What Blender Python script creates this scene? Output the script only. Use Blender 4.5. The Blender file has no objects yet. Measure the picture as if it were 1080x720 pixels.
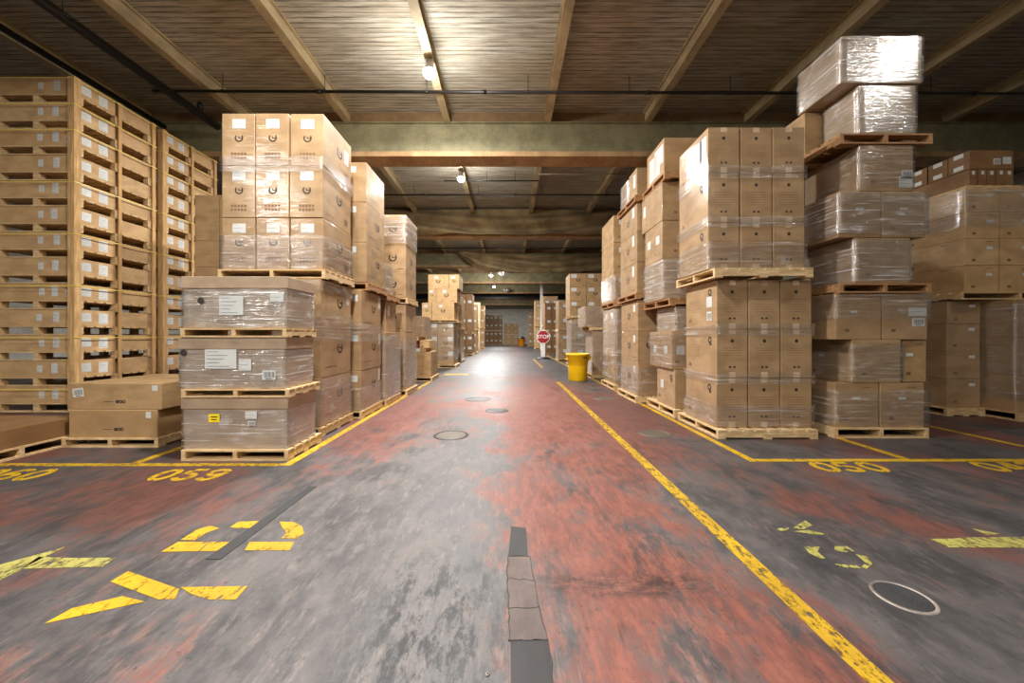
import bpy, bmesh, math, random
from mathutils import Vector, Matrix, noise as mnoise
rnd = random.Random(7)
C = bpy.context.scene.collection
F, CX, CY, EYE = 390.0, 536.0, 354.0, 1.3          # focal length (px of a 1080 frame), vanishing point, eye height

def ground(px, py):
    Y = F*EYE/(py-CY)
    return ((px-CX)/F*Y, Y)

# ------------------------------------------------------------------ materials
class NT:
    def __init__(self, name):
        self.m = bpy.data.materials.new(name); self.m.use_nodes = True
        self.t = self.m.node_tree; self.t.nodes.clear()
        self.out = self.t.nodes.new('ShaderNodeOutputMaterial')
    def n(self, typ, _p=None, **ins):
        nd = self.t.nodes.new('ShaderNode'+typ)
        for k, v in (_p or {}).items(): setattr(nd, k, v)
        for k, v in ins.items():
            key = int(k[1:]) if k[0] == 'i' and k[1:].isdigit() else k.replace('_', ' ')
            s = nd.inputs[key]
            if isinstance(v, bpy.types.NodeSocket): self.t.links.new(v, s)
            elif isinstance(v, bpy.types.Node): self.t.links.new(v.outputs[0], s)
            else: s.default_value = v
        return nd
    def math(self, op, a, b=0.0, clamp=False):
        return self.n('Math', {'operation': op, 'use_clamp': clamp}, i0=a, i1=b).outputs[0]
    def mix(self, fac, a, b, blend='MIX'):
        nd = self.n('Mix', {'data_type': 'RGBA', 'blend_type': blend}, i0=fac, i6=a, i7=b)
        return nd.outputs[2]
    def ramp(self, x, lo, hi, a=0.0, b=1.0):
        nd = self.n('MapRange', {'interpolation_type': 'SMOOTHSTEP'}, i0=x, i1=lo, i2=hi, i3=a, i4=b)
        return nd.outputs[0]
    def pos(self, scale=(1,1,1), obj=False):
        src = self.n('TexCoord').outputs['Object'] if obj else self.n('NewGeometry').outputs['Position']
        return self.n('Mapping', Vector=src, Scale=scale).outputs[0]
    def noise(self, vec, scale, detail=4.0, rough=0.55):
        return self.n('TexNoise', Vector=vec, Scale=scale, Detail=detail, Roughness=rough).outputs[0]
    def bump(self, h, strength=0.3, dist=0.01, normal=None):
        kw = dict(Height=h, Strength=strength, Distance=dist)
        if normal is not None: kw['Normal'] = normal
        return self.n('Bump', **kw).outputs[0]
    def done(self, shader):
        self.t.links.new(shader if isinstance(shader, bpy.types.NodeSocket) else shader.outputs[0], self.out.inputs[0])
        return self.m
def col(r, g, b):
    f = lambda c: (c/255/12.92) if c/255 <= .04045 else ((c/255+.055)/1.055)**2.4
    return (f(r), f(g), f(b), 1.0)

def plain(name, rgb, rough=0.6, metal=0.0, var=0.06, coat=0.0):
    t = NT(name)
    n = t.noise(t.pos((1,1,1)), 7.0, 5)
    c = t.mix(t.ramp(n, .3, .7), tuple(x*(1-var*2) for x in col(*rgb)[:3])+(1,), tuple(min(1, x*(1+var*2)) for x in col(*rgb)[:3])+(1,))
    return t.done(t.n('BsdfPrincipled', Base_Color=c, Roughness=rough, Metallic=metal, Coat_Weight=coat))

def cardboard(name, rgb, wrap=0.0):
    t = NT(name)
    p = t.pos()
    r = t.n('ObjectInfo').outputs['Random']
    n = t.noise(t.pos((1.2, 1.2, 2.2)), 3.0, 5)
    fib = t.noise(t.pos((3, 3, 60)), 8.0, 2)
    base = col(*rgb)
    dark = (base[0]*.80, base[1]*.77, base[2]*.74, 1)
    lite = (base[0]*1.12, base[1]*1.12, base[2]*1.12, 1)
    c = t.mix(t.ramp(n, .32, .68), dark, lite)
    c = t.mix(t.math('MULTIPLY', r, .45), c, (base[0]*.86, base[1]*.78, base[2]*.68, 1))
    c = t.mix(t.math('MULTIPLY', t.ramp(fib, .45, .7), .12), c, (base[0]*.6, base[1]*.55, base[2]*.5, 1))
    kw = dict(Base_Color=c, Roughness=.62, Normal=t.bump(n, .12, .02))
    kw['Specular_IOR_Level'] = .35
    if wrap:
        streak = t.noise(t.pos((.6, .6, 26)), 2.2, 3, .55)
        big = t.noise(t.pos((1, 1, 3)), 3.0, 2, .5)
        h = t.math('ADD', streak, t.math('MULTIPLY', big, 1.0))
        kw.update(Coat_Weight=wrap, Coat_Roughness=.10, Coat_IOR=1.7, Coat_Normal=t.bump(h, .8, .0035))
    return t.done(t.n('BsdfPrincipled', **kw))

def wood(name, rgb, along=(1,12,12)):
    t = NT(name)
    r = t.n('ObjectInfo').outputs['Random']
    n = t.noise(t.pos(along), 3.0, 6, .6)
    k = t.noise(t.pos((2,2,2)), 3.0, 3)
    b = col(*rgb)
    c = t.mix(t.ramp(n, .35, .7), (b[0]*.62, b[1]*.56, b[2]*.5, 1), b)
    c = t.mix(t.math('MULTIPLY', t.ramp(k, .5, .72), .5), c, (b[0]*.75, b[1]*.62, b[2]*.45, 1))
    c = t.mix(t.math('MULTIPLY', r, .4), c, (b[0]*.72, b[1]*.62, b[2]*.5, 1))
    return t.done(t.n('BsdfPrincipled', Base_Color=c, Roughness=.75, Normal=t.bump(n, .3, .01)))

def film_mat(name, lo=.03, hi=.4):
    t = NT(name)
    s = t.noise(t.pos((.5, .5, 20)), 2.6, 3, .6)
    d = t.noise(t.pos((2.5, 2.5, 5)), 2.2, 4, .6)
    cr = t.noise(t.pos((5, 5, 8)), 3.0, 3, .6)
    op = t.math('ADD', t.ramp(s, .54, .70, lo, hi), t.ramp(d, .52, .75, 0, hi*.6), True)
    h = t.math('ADD', s, t.math('MULTIPLY', cr, .15))
    nrm = t.bump(h, .9, .009)
    gl = t.n('BsdfGlossy', Color=(.95, .95, .95, 1), Roughness=.13, Normal=nrm)
    df = t.n('BsdfDiffuse', Color=(.80, .79, .77, 1), Normal=nrm)
    tr = t.n('BsdfTransparent', Color=(.985, .985, .985, 1))
    fr = t.n('LayerWeight', Blend=.3).outputs['Facing']
    k = t.math('ADD', t.math('MULTIPLY', fr, .25), lo*2+.06, True)
    a = t.n('MixShader', i0=k, i1=tr, i2=gl)
    return t.done(t.n('MixShader', i0=op, i1=a, i2=df))

def paint_mat(name, rgb, wear=.5, under=(70,66,64)):
    t = NT(name)
    s = t.noise(t.pos((5, 1.3, 1)), 7.0, 12, .8)
    s2 = t.noise(t.pos((1, 1, 1)), 14.0, 10, .78)
    v = t.math('ADD', t.math('MULTIPLY', s, .6), t.math('MULTIPLY', s2, .4))
    k = t.ramp(v, wear, wear+.045)
    g = t.noise(t.pos((1, 1, 1)), 2.0, 4)
    b = col(*rgb)
    c = t.mix(t.ramp(g, .35, .65), (b[0]*.78, b[1]*.74, b[2]*.8, 1), b)
    bs = t.n('BsdfPrincipled', Base_Color=c, Roughness=.5)
    tr = t.n('BsdfTransparent')
    return t.done(t.n('MixShader', i0=k, i1=bs, i2=tr))

def emit(name, rgb, s):
    t = NT(name)
    return t.done(t.n('Emission', Color=rgb+(1,), Strength=s))

M = {}
M['card'] = cardboard('cardboard', (171,141,101))
M['cardw'] = cardboard('wrapped cardboard', (171,142,105), .75)
M['cardd'] = cardboard('dark cardboard', (134,101,66), .15)
M['cardp'] = cardboard('pale cardboard', (200,167,122))
M['cardg'] = cardboard('grey wrapped cardboard', (186,164,138), .8)
M['cardr'] = cardboard('red brown cardboard', (112,60,40))
M['ink'] = plain('printing ink', (48,40,34), .6)
M['inkl'] = plain('faded printing ink', (120,88,60), .6)
M['inkg'] = plain('grey label print', (128,130,134), .6)
M['tape'] = plain('clear packing tape', (206,180,150), .18, coat=.6)
M['paper'] = plain('label paper', (208,210,206), .5, var=.02)
M['yellowpaper'] = plain('yellow label paper', (248,222,30), .5, var=.02)
M['wood'] = wood('pallet wood', (232,204,156), (2,10,10))
M['woodr'] = wood('rough red pallet wood', (182,140,96), (2,10,10))
M['post'] = wood('corner post board', (222,184,128), (8,8,1))
M['film'] = film_mat('stretch film')
M['filmh'] = film_mat('dense stretch film', .07, .6)
M['strap'] = plain('yellow strapping', (228,200,96), .35)
M['yellow'] = paint_mat('yellow floor paint', (200,160,30), .52)
M['yellowline'] = paint_mat('worn yellow line paint', (198,160,36), .50)
M['yellowold'] = paint_mat('pale worn yellow floor paint', (172,166,88), .492)
M['steel'] = plain('dull steel', (96,88,76), .5, .3)
M['pipe'] = plain('black pipe', (24,22,21), .4)
M['plasticy'] = plain('yellow plastic', (248,196,12), .35, var=.02)
M['plastico'] = plain('orange plastic', (236,150,30), .4, var=.02)
M['blackpl'] = plain('black plastic', (22,22,24), .5)
M['red'] = plain('stop sign red', (160,20,36), .4, var=.02)
M['white'] = plain('white paint', (232,232,230), .5, var=.02)
M['lamp'] = emit('lit lamp lens', (1.0, .97, .92), 60.0)
M['chrome'] = plain('lamp housing metal', (190,190,188), .3, .8)

def canvas_mat():
    t = NT('brown canvas')
    n = t.noise(t.pos((1,1,1)), 1.3, 6, .6); w = t.noise(t.pos((40,40,40)), 4.0, 2)
    c = t.mix(t.ramp(n, .3, .7), col(120,104,74), col(168,148,110))
    return t.done(t.n('BsdfPrincipled', Base_Color=c, Roughness=.85, Normal=t.bump(w, .2, .01)))
M['canvas'] = canvas_mat()

def deck_mat():
    t = NT('ceiling deck boards')
    p = t.pos()
    y = t.n('SeparateXYZ', Vector=p).outputs[1]
    board = t.math('FRACT', t.math('MULTIPLY', y, 9.0))
    groove = t.ramp(t.math('ABSOLUTE', t.math('SUBTRACT', board, .5)), .36, .5)
    idx = t.math('FLOOR', t.math('MULTIPLY', y, 9.0))
    rv = t.n('TexWhiteNoise', {'noise_dimensions': '1D'}, W=idx).outputs[0]
    n = t.noise(t.pos((.7, 9, 1)), 2.0, 7, .68)
    n2 = t.noise(t.pos((.35, .6, 1)), 1.2, 5, .6)
    c = t.mix(t.ramp(n, .3, .68), col(134,129,114), col(208,204,188))
    c = t.mix(t.math('MULTIPLY', rv, .35), c, col(142,132,110))
    c = t.mix(t.math('MULTIPLY', t.ramp(n2, .42, .68), .5), c, col(156,142,114))
    gap = t.math('MULTIPLY', groove, t.ramp(t.noise(t.pos((.9, 3, 1)), 1.5, 4), .40, .62, .25, .95))
    c = t.mix(gap, c, col(36,30,22))
    h = t.math('SUBTRACT', n, t.math('MULTIPLY', groove, 2.0))
    return t.done(t.n('BsdfPrincipled', Base_Color=c, Roughness=.8, Normal=t.bump(h, .5, .02)))
M['deck'] = deck_mat()

def beam_mat(name, rgb, rgb2):
    t = NT(name)
    n = t.noise(t.pos((1,.6,1)), 2.2, 7, .65)
    s = t.noise(t.pos((8, 1, 8)), 3.0, 5, .6)
    c = t.mix(t.ramp(n, .35, .65), col(*rgb), col(*rgb2))
    c = t.mix(t.math('MULTIPLY', t.ramp(s, .5, .75), .35), c, col(70,56,38))
    return t.done(t.n('BsdfPrincipled', Base_Color=c, Roughness=.7))
M['beam'] = beam_mat('tan painted beam', (156,138,104), (188,170,132))
M['girder'] = beam_mat('green grey girder', (126,122,92), (152,146,112))
M['flange'] = beam_mat('rusty flange', (168,132,92), (196,162,118))
M['fascia'] = beam_mat('brown fascia', (118,92,60), (136,108,72))
M['wall'] = beam_mat('painted block wall', (196,194,184), (216,214,204))

def floor_mat():
    t = NT('worn red and grey concrete')
    sx = t.n('SeparateXYZ', Vector=t.pos())
    X, Y = sx.outputs[0], sx.outputs[1]
    big = t.noise(t.pos((1.0, .7, 1)), .8, 12, .66)
    mid = t.noise(t.pos((1.5, .8, 1)), 2.0, 12, .72)
    fine = t.noise(t.pos((14, 1.6, 1)), 2.4, 10, .75)
    scuf = t.noise(t.pos((3.2, .9, 1)), 5.0, 10, .78)
    grit = t.noise(t.pos((1, 1, 1)), 30.0, 8, .75)
    # traffic lanes: the left half of the aisle is rubbed grey, the right half keeps its red paint
    lane = t.ramp(t.math('ABSOLUTE', t.math('SUBTRACT', X, .72)), .3, 1.2, .10, 0)
    rub = t.ramp(t.math('ABSOLUTE', t.math('ADD', X, .8)), .2, 1.2, -.08, 0)
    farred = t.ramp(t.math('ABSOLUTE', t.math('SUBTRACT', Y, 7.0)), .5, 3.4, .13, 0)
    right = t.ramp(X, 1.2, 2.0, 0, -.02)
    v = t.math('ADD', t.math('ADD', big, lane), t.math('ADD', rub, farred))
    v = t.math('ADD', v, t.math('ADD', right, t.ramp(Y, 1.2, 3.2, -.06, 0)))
    for q, k in ((mid, .5), (scuf, .28), (fine, .22)):
        v = t.math('ADD', v, t.math('MULTIPLY', t.math('SUBTRACT', q, .5), k))
    red = t.ramp(v, .44, .61)
    grey = t.mix(t.ramp(mid, .36, .64), col(70,68,69), col(108,103,101))
    grey = t.mix(t.math('MULTIPLY', t.ramp(scuf, .5, .68), .6), grey, col(140,130,124))
    redc = t.mix(t.ramp(scuf, .36, .62), col(108,62,52), col(142,80,63))
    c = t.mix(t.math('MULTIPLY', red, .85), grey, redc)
    blk = t.noise(t.pos((2.2, .7, 1)), 2.2, 12, .78)
    c = t.mix(t.math('MULTIPLY', t.ramp(blk, .55, .66), .6), c, col(50,50,53))
    c = t.mix(t.math('MULTIPLY', t.ramp(fine, .56, .68), .45), c, col(46,43,44))
    c = t.mix(t.math('MULTIPLY', t.ramp(t.noise(t.pos((30, 2.2, 1)), 2.0, 8, .7), .58, .68), .4), c, col(136,124,118))
    c = t.mix(t.math('MULTIPLY', t.ramp(grit, .56, .66), .55), c, col(42,39,39))
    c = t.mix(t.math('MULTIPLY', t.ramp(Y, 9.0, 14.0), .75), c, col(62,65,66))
    sc1 = t.math('MULTIPLY', t.ramp(t.math('ABSOLUTE', t.math('ADD', X, .34)), .12, .5, 1, 0), t.ramp(t.math('ABSOLUTE', t.math('SUBTRACT', Y, 1.6)), .3, .8, 1, 0))
    c = t.mix(t.math('MULTIPLY', sc1, t.ramp(t.noise(t.pos((4, 1.4, 1)), 3.0, 12, .8), .46, .58)), c, col(36,36,38))
    sc2 = t.math('MULTIPLY', t.ramp(t.math('ABSOLUTE', t.math('SUBTRACT', X, .62)), .25, .6, 1, 0), t.ramp(t.math('ABSOLUTE', t.math('SUBTRACT', Y, 1.93)), .03, .16, 1, 0))
    c = t.mix(t.math('MULTIPLY', sc2, t.ramp(t.noise(t.pos((2, 4, 1)), 3.0, 12, .8), .42, .6, 0, .8)), c, col(38,36,36))
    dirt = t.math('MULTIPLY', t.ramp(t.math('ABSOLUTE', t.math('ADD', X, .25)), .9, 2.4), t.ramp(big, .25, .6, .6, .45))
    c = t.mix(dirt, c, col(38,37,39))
    ro = t.math('ADD', t.ramp(mid, .3, .7, .34, .52), t.math('MULTIPLY', scuf, .16))
    h = t.math('ADD', fine, t.math('MULTIPLY', grit, .5))
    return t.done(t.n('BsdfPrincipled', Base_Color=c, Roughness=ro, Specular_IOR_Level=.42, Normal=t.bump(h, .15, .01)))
M['floor'] = floor_mat()
M['patchd'] = beam_mat('dark tar patch', (46,46,48), (60,58,58))
M['patchr'] = beam_mat('cracked concrete patch', (84,72,68), (112,98,92))
M['iron'] = plain('cast iron', (70,68,68), .5, .4, .15)
M['ironring'] = plain('bare ring metal', (150,140,132), .45, .3, .2)
M['pipew'] = plain('pale conduit', (150,138,112), .5)

# ------------------------------------------------------------------ mesh helpers
def link(name, me, mats=(), parent=None, loc=(0,0,0), rz=0.0):
    o = bpy.data.objects.new(name, me); C.objects.link(o)
    o.location = loc; o.rotation_euler = (0, 0, rz)
    if me is not None and not len(me.materials):
        for m in mats: me.materials.append(M[m])
    if parent is not None: o.parent = parent
    return o
def tag(o, label=None, cat=None, group=None, kind=None):
    if label: o['label'] = label
    if cat: o['category'] = cat
    if group: o['group'] = group
    if kind: o['kind'] = kind
    return o

class MB:
    """collects shapes into one mesh"""
    def __init__(self): self.v, self.f, self.mi, self.sm = [], [], [], []
    def face(self, pts, mi=0, smooth=False):
        b = len(self.v); self.v += [tuple(p) for p in pts]
        self.f.append(tuple(range(b, b+len(pts)))); self.mi.append(mi); self.sm.append(smooth)
    def box(self, x0, y0, z0, x1, y1, z1, mi=0, ch=0.0):
        if ch <= 0:
            b = len(self.v)
            self.v += [(x0,y0,z0),(x1,y0,z0),(x1,y1,z0),(x0,y1,z0),(x0,y0,z1),(x1,y0,z1),(x1,y1,z1),(x0,y1,z1)]
            for q in ((0,3,2,1),(4,5,6,7),(0,1,5,4),(1,2,6,5),(2,3,7,6),(3,0,4,7)):
                self.f.append(tuple(b+i for i in q)); self.mi.append(mi); self.sm.append(False)
            return
        bm = bmesh.new()
        bmesh.ops.create_cube(bm, size=1)
        for v in bm.verts:
            v.co = Vector(((x0+x1)/2+v.co.x*(x1-x0), (y0+y1)/2+v.co.y*(y1-y0), (z0+z1)/2+v.co.z*(z1-z0)))
        bmesh.ops.bevel(bm, geom=bm.edges[:], offset=ch, segments=2, profile=.5, affect='EDGES')
        b = len(self.v); bm.verts.index_update()
        self.v += [tuple(v.co) for v in bm.verts]
        for f in bm.faces:
            self.f.append(tuple(b+v.index for v in f.verts)); self.mi.append(mi); self.sm.append(False)
        bm.free()
    def tube(self, a, b, r, seg=12, mi=0, r2=None):
        a, b = Vector(a), Vector(b); d = (b-a).normalized()
        u = d.orthogonal().normalized(); w = d.cross(u); r2 = r if r2 is None else r2
        k = len(self.v)
        for i in range(seg):
            t = 2*math.pi*i/seg; off = u*math.cos(t)+w*math.sin(t)
            self.v.append(tuple(a+off*r)); self.v.append(tuple(b+off*r2))
        for i in range(seg):
            j = (i+1) % seg
            self.f.append((k+2*i, k+2*j, k+2*j+1, k+2*i+1)); self.mi.append(mi); self.sm.append(True)
        self.f.append(tuple(k+2*i for i in reversed(range(seg)))); self.mi.append(mi); self.sm.append(False)
        self.f.append(tuple(k+2*i+1 for i in range(seg))); self.mi.append(mi); self.sm.append(False)
    def lathe(self, prof, cx=0, cy=0, seg=32, mi=0, close=True):
        k = len(self.v); n = len(prof)
        for r, z in prof:
            for i in range(seg):
                t = 2*math.pi*i/seg; self.v.append((cx+r*math.cos(t), cy+r*math.sin(t), z))
        for a in range(n-1):
            for i in range(seg):
                j = (i+1) % seg
                self.f.append((k+a*seg+i, k+a*seg+j, k+(a+1)*seg+j, k+(a+1)*seg+i)); self.mi.append(mi); self.sm.append(True)
        if close:
            self.f.append(tuple(k+i for i in reversed(range(seg)))); self.mi.append(mi); self.sm.append(False)
            self.f.append(tuple(k+(n-1)*seg+i for i in range(seg))); self.mi.append(mi); self.sm.append(False)
    def prism(self, poly, z0, z1, mi=0):
        a = sum(poly[i][0]*poly[(i+1)%len(poly)][1]-poly[(i+1)%len(poly)][0]*poly[i][1] for i in range(len(poly)))
        if a < 0: poly = poly[::-1]
        k = len(self.v); n = len(poly)
        self.v += [(p[0], p[1], z0) for p in poly]+[(p[0], p[1], z1) for p in poly]
        self.f.append(tuple(k+n+i for i in range(n))); self.mi.append(mi); self.sm.append(False)
        self.f.append(tuple(k+i for i in reversed(range(n)))); self.mi.append(mi); self.sm.append(False)
        for i in range(n):
            j = (i+1) % n
            self.f.append((k+i, k+j, k+n+j, k+n+i)); self.mi.append(mi); self.sm.append(False)
    def mesh(self, name, mats):
        me = bpy.data.meshes.new(name); me.from_pydata(self.v, [], self.f)
        for m in mats: me.materials.append(M[m])
        me.polygons.foreach_set('material_index', self.mi)
        me.polygons.foreach_set('use_smooth', self.sm)
        me.update(); return me
    def obj(self, name, mats, parent=None, loc=(0,0,0), rz=0.0):
        return link(name, self.mesh(name, mats), (), parent, loc, rz)

# ------------------------------------------------------------------ cartons
class Face:
    """one face of a carton in its local frame (origin at the middle of its base)"""
    def __init__(self, name, w, d, h):
        if name == 'front': self.o, self.u, self.v, self.n, self.W, self.H = (-w/2,-d/2,0), (1,0,0), (0,0,1), (0,-1,0), w, h
        elif name == 'right': self.o, self.u, self.v, self.n, self.W, self.H = (w/2,-d/2,0), (0,1,0), (0,0,1), (1,0,0), d, h
        elif name == 'left': self.o, self.u, self.v, self.n, self.W, self.H = (-w/2,d/2,0), (0,-1,0), (0,0,1), (-1,0,0), d, h
        else: self.o, self.u, self.v, self.n, self.W, self.H = (-w/2,-d/2,h), (1,0,0), (0,1,0), (0,0,1), w, d
        self.o, self.u, self.v, self.n = map(Vector, (self.o, self.u, self.v, self.n))
    def p(self, a, b, off=0.0): return self.o+self.u*a+self.v*b+self.n*off
    def rect(self, mb, a, b, w, h, mi, off=.0008, rot=0.0):
        c, s = math.cos(rot), math.sin(rot)
        mb.face([self.p(a+x*c-y*s, b+x*s+y*c, off) for x, y in ((-w/2,-h/2),(w/2,-h/2),(w/2,h/2),(-w/2,h/2))], mi)
    def slab(self, mb, a, b, w, h, mi, t=.0016, rot=0.0):
        c, s = math.cos(rot), math.sin(rot)
        q = [(a+x*c-y*s, b+x*s+y*c) for x, y in ((-w/2,-h/2),(w/2,-h/2),(w/2,h/2),(-w/2,h/2))]
        mb.face([self.p(x, y, t) for x, y in q], mi)
        for i in range(4):
            j = (i+1) % 4
            mb.face([self.p(*q[i], .0003), self.p(*q[j], .0003), self.p(*q[j], t), self.p(*q[i], t)], mi)
    def ring(self, mb, a, b, r, r2, mi, a0=0, a1=360, off=.0008, seg=20):
        for i in range(seg):
            t0 = math.radians(a0+(a1-a0)*i/seg); t1 = math.radians(a0+(a1-a0)*(i+1)/seg)
            mb.face([self.p(a+r2*math.cos(t0), b+r2*math.sin(t0), off), self.p(a+r*math.cos(t0), b+r*math.sin(t0), off),
                     self.p(a+r*math.cos(t1), b+r*math.sin(t1), off), self.p(a+r2*math.cos(t1), b+r2*math.sin(t1), off)], mi)

def logo(f, mb, u, v, r):
    f.ring(mb, u*f.W, v*f.H, r, r*.66, 1, 140, 400)
    f.rect(mb, u*f.W+r*.35, v*f.H-r*.05, r*.75, r*.22, 1)
    f.rect(mb, u*f.W-r*.1, v*f.H+r*.15, r*.22, r*.5, 1)

def printing(style, w, d, h, mb):
    fr, ri, le = Face('front', w, d, h), Face('right', w, d, h), Face('left', w, d, h)
    if style == 'ninebox':
        logo(fr, mb, .52, .53, .055)
        for i in range(5):
            for j in range(2):
                fr.rect(mb, fr.W*(.31+.1*i), fr.H*(.15+.075*j), .03, .032, 2)
        for f in (ri,):
            logo(f, mb, .55, .58, .085)
            f.rect(mb, f.W*.25, f.H*.13, f.W*.26, .012, 2); f.rect(mb, f.W*.8, f.H*.2, .12, .09, 2)
    elif style == 'tall':
        logo(ri, mb, .6, .6, .085); ri.rect(mb, ri.W*.3, ri.H*.2, ri.W*.35, .014, 2)
        logo(fr, mb, .5, .5, .06)
    elif style == 'flap':
        fr.ring(mb, fr.W*.5, fr.H*.76, .022, 0, 1)
        for i in range(6): fr.rect(mb, fr.W*.5, fr.H*(.36+.05*i), fr.W*.62, .004, 2)
        for s in (-1, 1): fr.rect(mb, fr.W*(.5+.07*s), fr.H*.22, .03, .024, 1)
        le.ring(mb, le.W*.80, le.H*.78, .045, .022, 1); le.rect(mb, le.W*.82, le.H*.69, .05, .03, 1)
        for i in range(6): le.rect(mb, le.W*.3, le.H*(.4+.05*i), le.W*.42, .004, 2)
        le.rect(mb, le.W*.16, le.H*.2, .07, .05, 2)
    elif style == 'logo':
        for f in (fr, le, ri):
            logo(f, mb, .5, .55, min(.09, f.H*.16, f.W*.16)); f.rect(mb, f.W*.8, f.H*.13, f.W*.2, .02, 2)
    elif style == 'long':
        fr.rect(mb, fr.W*.44, fr.H*.30, fr.W*.11, .006, 1)
        for i in range(3): fr.ring(mb, fr.W*(.53+.035*i), fr.H*.30, .021, .009 if i else 0.004, 1, 0, 360, seg=12)
    elif style == 'small':
        for f in (fr, le):
            f.rect(mb, f.W*.72, f.H*.9, .1, .012, 2); f.rect(mb, f.W*.25, f.H*.2, .06, .04, 2)
    elif style == 'lines':
        for f in (fr, le, ri):
            f.rect(mb, f.W*.5, f.H*.5, f.W*.98, .004, 2)

_body, _lab = {}, {}
def carton_mesh(w, d, h, style, mat):
    k = (round(w,3), round(d,3), round(h,3), style, mat)
    if k not in _body:
        mb = MB(); mb.box(-w/2, -d/2, 0, w/2, d/2, h, 0, min(.007, h*.1))
        # the seam where the top flaps meet
        Face('top', w, d, h).rect(mb, w/2, d/2, w*.96, .006, 1)
        printing(style, w, d, h, mb)
        _body[k] = mb.mesh('carton', (mat, 'ink', 'inkl'))
    return _body[k]
def label_mesh(w, d, h, face, u, v, lw, lh, kind, rot):
    k = (round(w,3), round(d,3), round(h,3), face, round(u,2), round(v,2), lw, lh, kind, round(rot,2))
    if k not in _lab:
        mb = MB(); f = Face(face, w, d, h); a, b = u*f.W, v*f.H
        f.slab(mb, a, b, lw, lh, 0, .0016, rot)
        c, s = math.cos(rot), math.sin(rot)
        def bar(x, y, bw, bh): f.rect(mb, a+x*c-y*s, b+x*s+y*c, bw, bh, 1, .0022, rot)
        if kind in ('text', 'sheet'):
            rows = max(3, int(lh/.035))
            for i in range(rows):
                y = lh*(.38-.76*i/max(1, rows-1)); ww = lw*(.35+.45*((i*37) % 10)/10)
                f.rect(mb, a+(-lw*.44+ww/2)*c-y*s, b+(-lw*.44+ww/2)*s+y*c, ww, lh*.03, 2, .0022, rot)
        if kind == 'barcode':
            for i in range(9): bar(-lw*.36+lw*.09*i, lh*.03, lw*(.025+.03*((i*7) % 3)/2), lh*.6)
            bar(0, -lh*.38, lw*.5, lh*.07)
        if kind == 'yellow':
            bar(0, lh*.15, lw*.62, lh*.13); bar(0, -lh*.17, lw*.5, lh*.13)
        if kind == 'dot': pass
        _lab[k] = mb.mesh('label', ('yellowpaper' if kind == 'yellow' else 'paper', 'ink', 'inkg'))
    return _lab[k]
def tape_mesh(w, d, h, spans):
    mb = MB()
    for face, u, v, tw, th in spans:
        f = Face(face, w, d, h); f.rect(mb, u*f.W, v*f.H, tw, th, 0, .0012)
    return mb.mesh('tape', ('tape',))

def carton(x0, x1, y0, y1, z0, z1, label, group=None, style='', mat='card', labels=(), tapes=(), gap=.004, rz=0.0, cat='box', name='cardboard_carton', film=None):
    w, d, h = round(x1-x0-2*gap, 3), round(y1-y0-2*gap, 3), round(z1-z0-.0025, 3)
    o = link(name, carton_mesh(w, d, h, style, mat), (), None, ((x0+x1)/2, (y0+y1)/2, z0), rz)
    tag(o, label, cat, group)
    for L in labels:
        face, u, v, lw, lh, kind = L[:6]; rot = L[6] if len(L) > 6 else 0.0
        l = link('yellow_label' if kind == 'yellow' else 'shipping_label', label_mesh(w, d, h, face, u, v, lw, lh, kind, rot), (), o)
        if kind == 'yellow': l['label'] = 'yellow paper label'
        elif kind == 'barcode': l['label'] = 'white barcode label'
    for tp in tapes: link('packing_tape', tape_mesh(w, d, h, (tp,)), (), o)['label'] = 'pale strip of packing tape'
    if film: link('stretch_film', film_mesh(-w/2, w/2, -d/2, d/2, film[0]*h, film[1]*h, .009, film[2]), (), o)['label'] = 'shiny clear stretch film'
    return o

def film_mesh(x0, x1, y0, y1, z0, z1, off=.012, mat='film', rag=.03):
    """a wrinkled band of stretch film round the four sides of a load, with ragged edges"""
    x0 -= off; y0 -= off; x1 += off; y1 += off
    per = []
    def side(a, b, nx, ny, n):
        for i in range(n): per.append((a[0]+(b[0]-a[0])*i/n, a[1]+(b[1]-a[1])*i/n, nx, ny, min(i, n-i)/n))
    nx = max(6, int((x1-x0)/.07)); ny = max(6, int((y1-y0)/.07))
    side((x0,y0),(x1,y0),0,-1,nx); side((x1,y0),(x1,y1),1,0,ny); side((x1,y1),(x0,y1),0,1,nx); side((x0,y1),(x0,y0),-1,0,ny)
    rows = max(4, int((z1-z0)/.05)); sd = rnd.random()*50
    vs, fs = [], []; n = len(per)
    for r in range(rows+1):
        for (x, y, ax, ay, e) in per:
            t = r/rows
            zz = z0+(z1-z0)*t
            if rag:
                lo_ = abs(mnoise.noise(Vector((x*3+sd, y*3, 0)))); hi_ = abs(mnoise.noise(Vector((x*3+sd, y*3, 9))))
                zz = z0+rag*1.4*lo_+(z1-z0-rag*1.4*(lo_+hi_))*t
            k = mnoise.noise(Vector((x*4+sd, y*4, zz*9)))
            o = .005+.0035*k
            vs.append((x+ax*o, y+ay*o, zz))
    for r in range(rows):
        for i in range(n):
            j = (i+1) % n; fs.append((r*n+i, r*n+j, (r+1)*n+j, (r+1)*n+i))
    me = bpy.data.meshes.new('film'); me.from_pydata(vs, [], fs); me.materials.append(M[mat])
    me.polygons.foreach_set('use_smooth', [True]*len(fs)); return me
def wrap(x0, x1, y0, y1, z0, z1, label, mat='film', off=.012, rag=.03, group='clear stretch film round the pallet loads'):
    cx, cy = (x0+x1)/2, (y0+y1)/2
    o = link('stretch_wrap', film_mesh(x0-cx, x1-cx, y0-cy, y1-cy, 0, z1-z0, off, mat, rag), (), None, (cx, cy, z0))
    return tag(o, label, 'plastic wrap', group)

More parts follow.
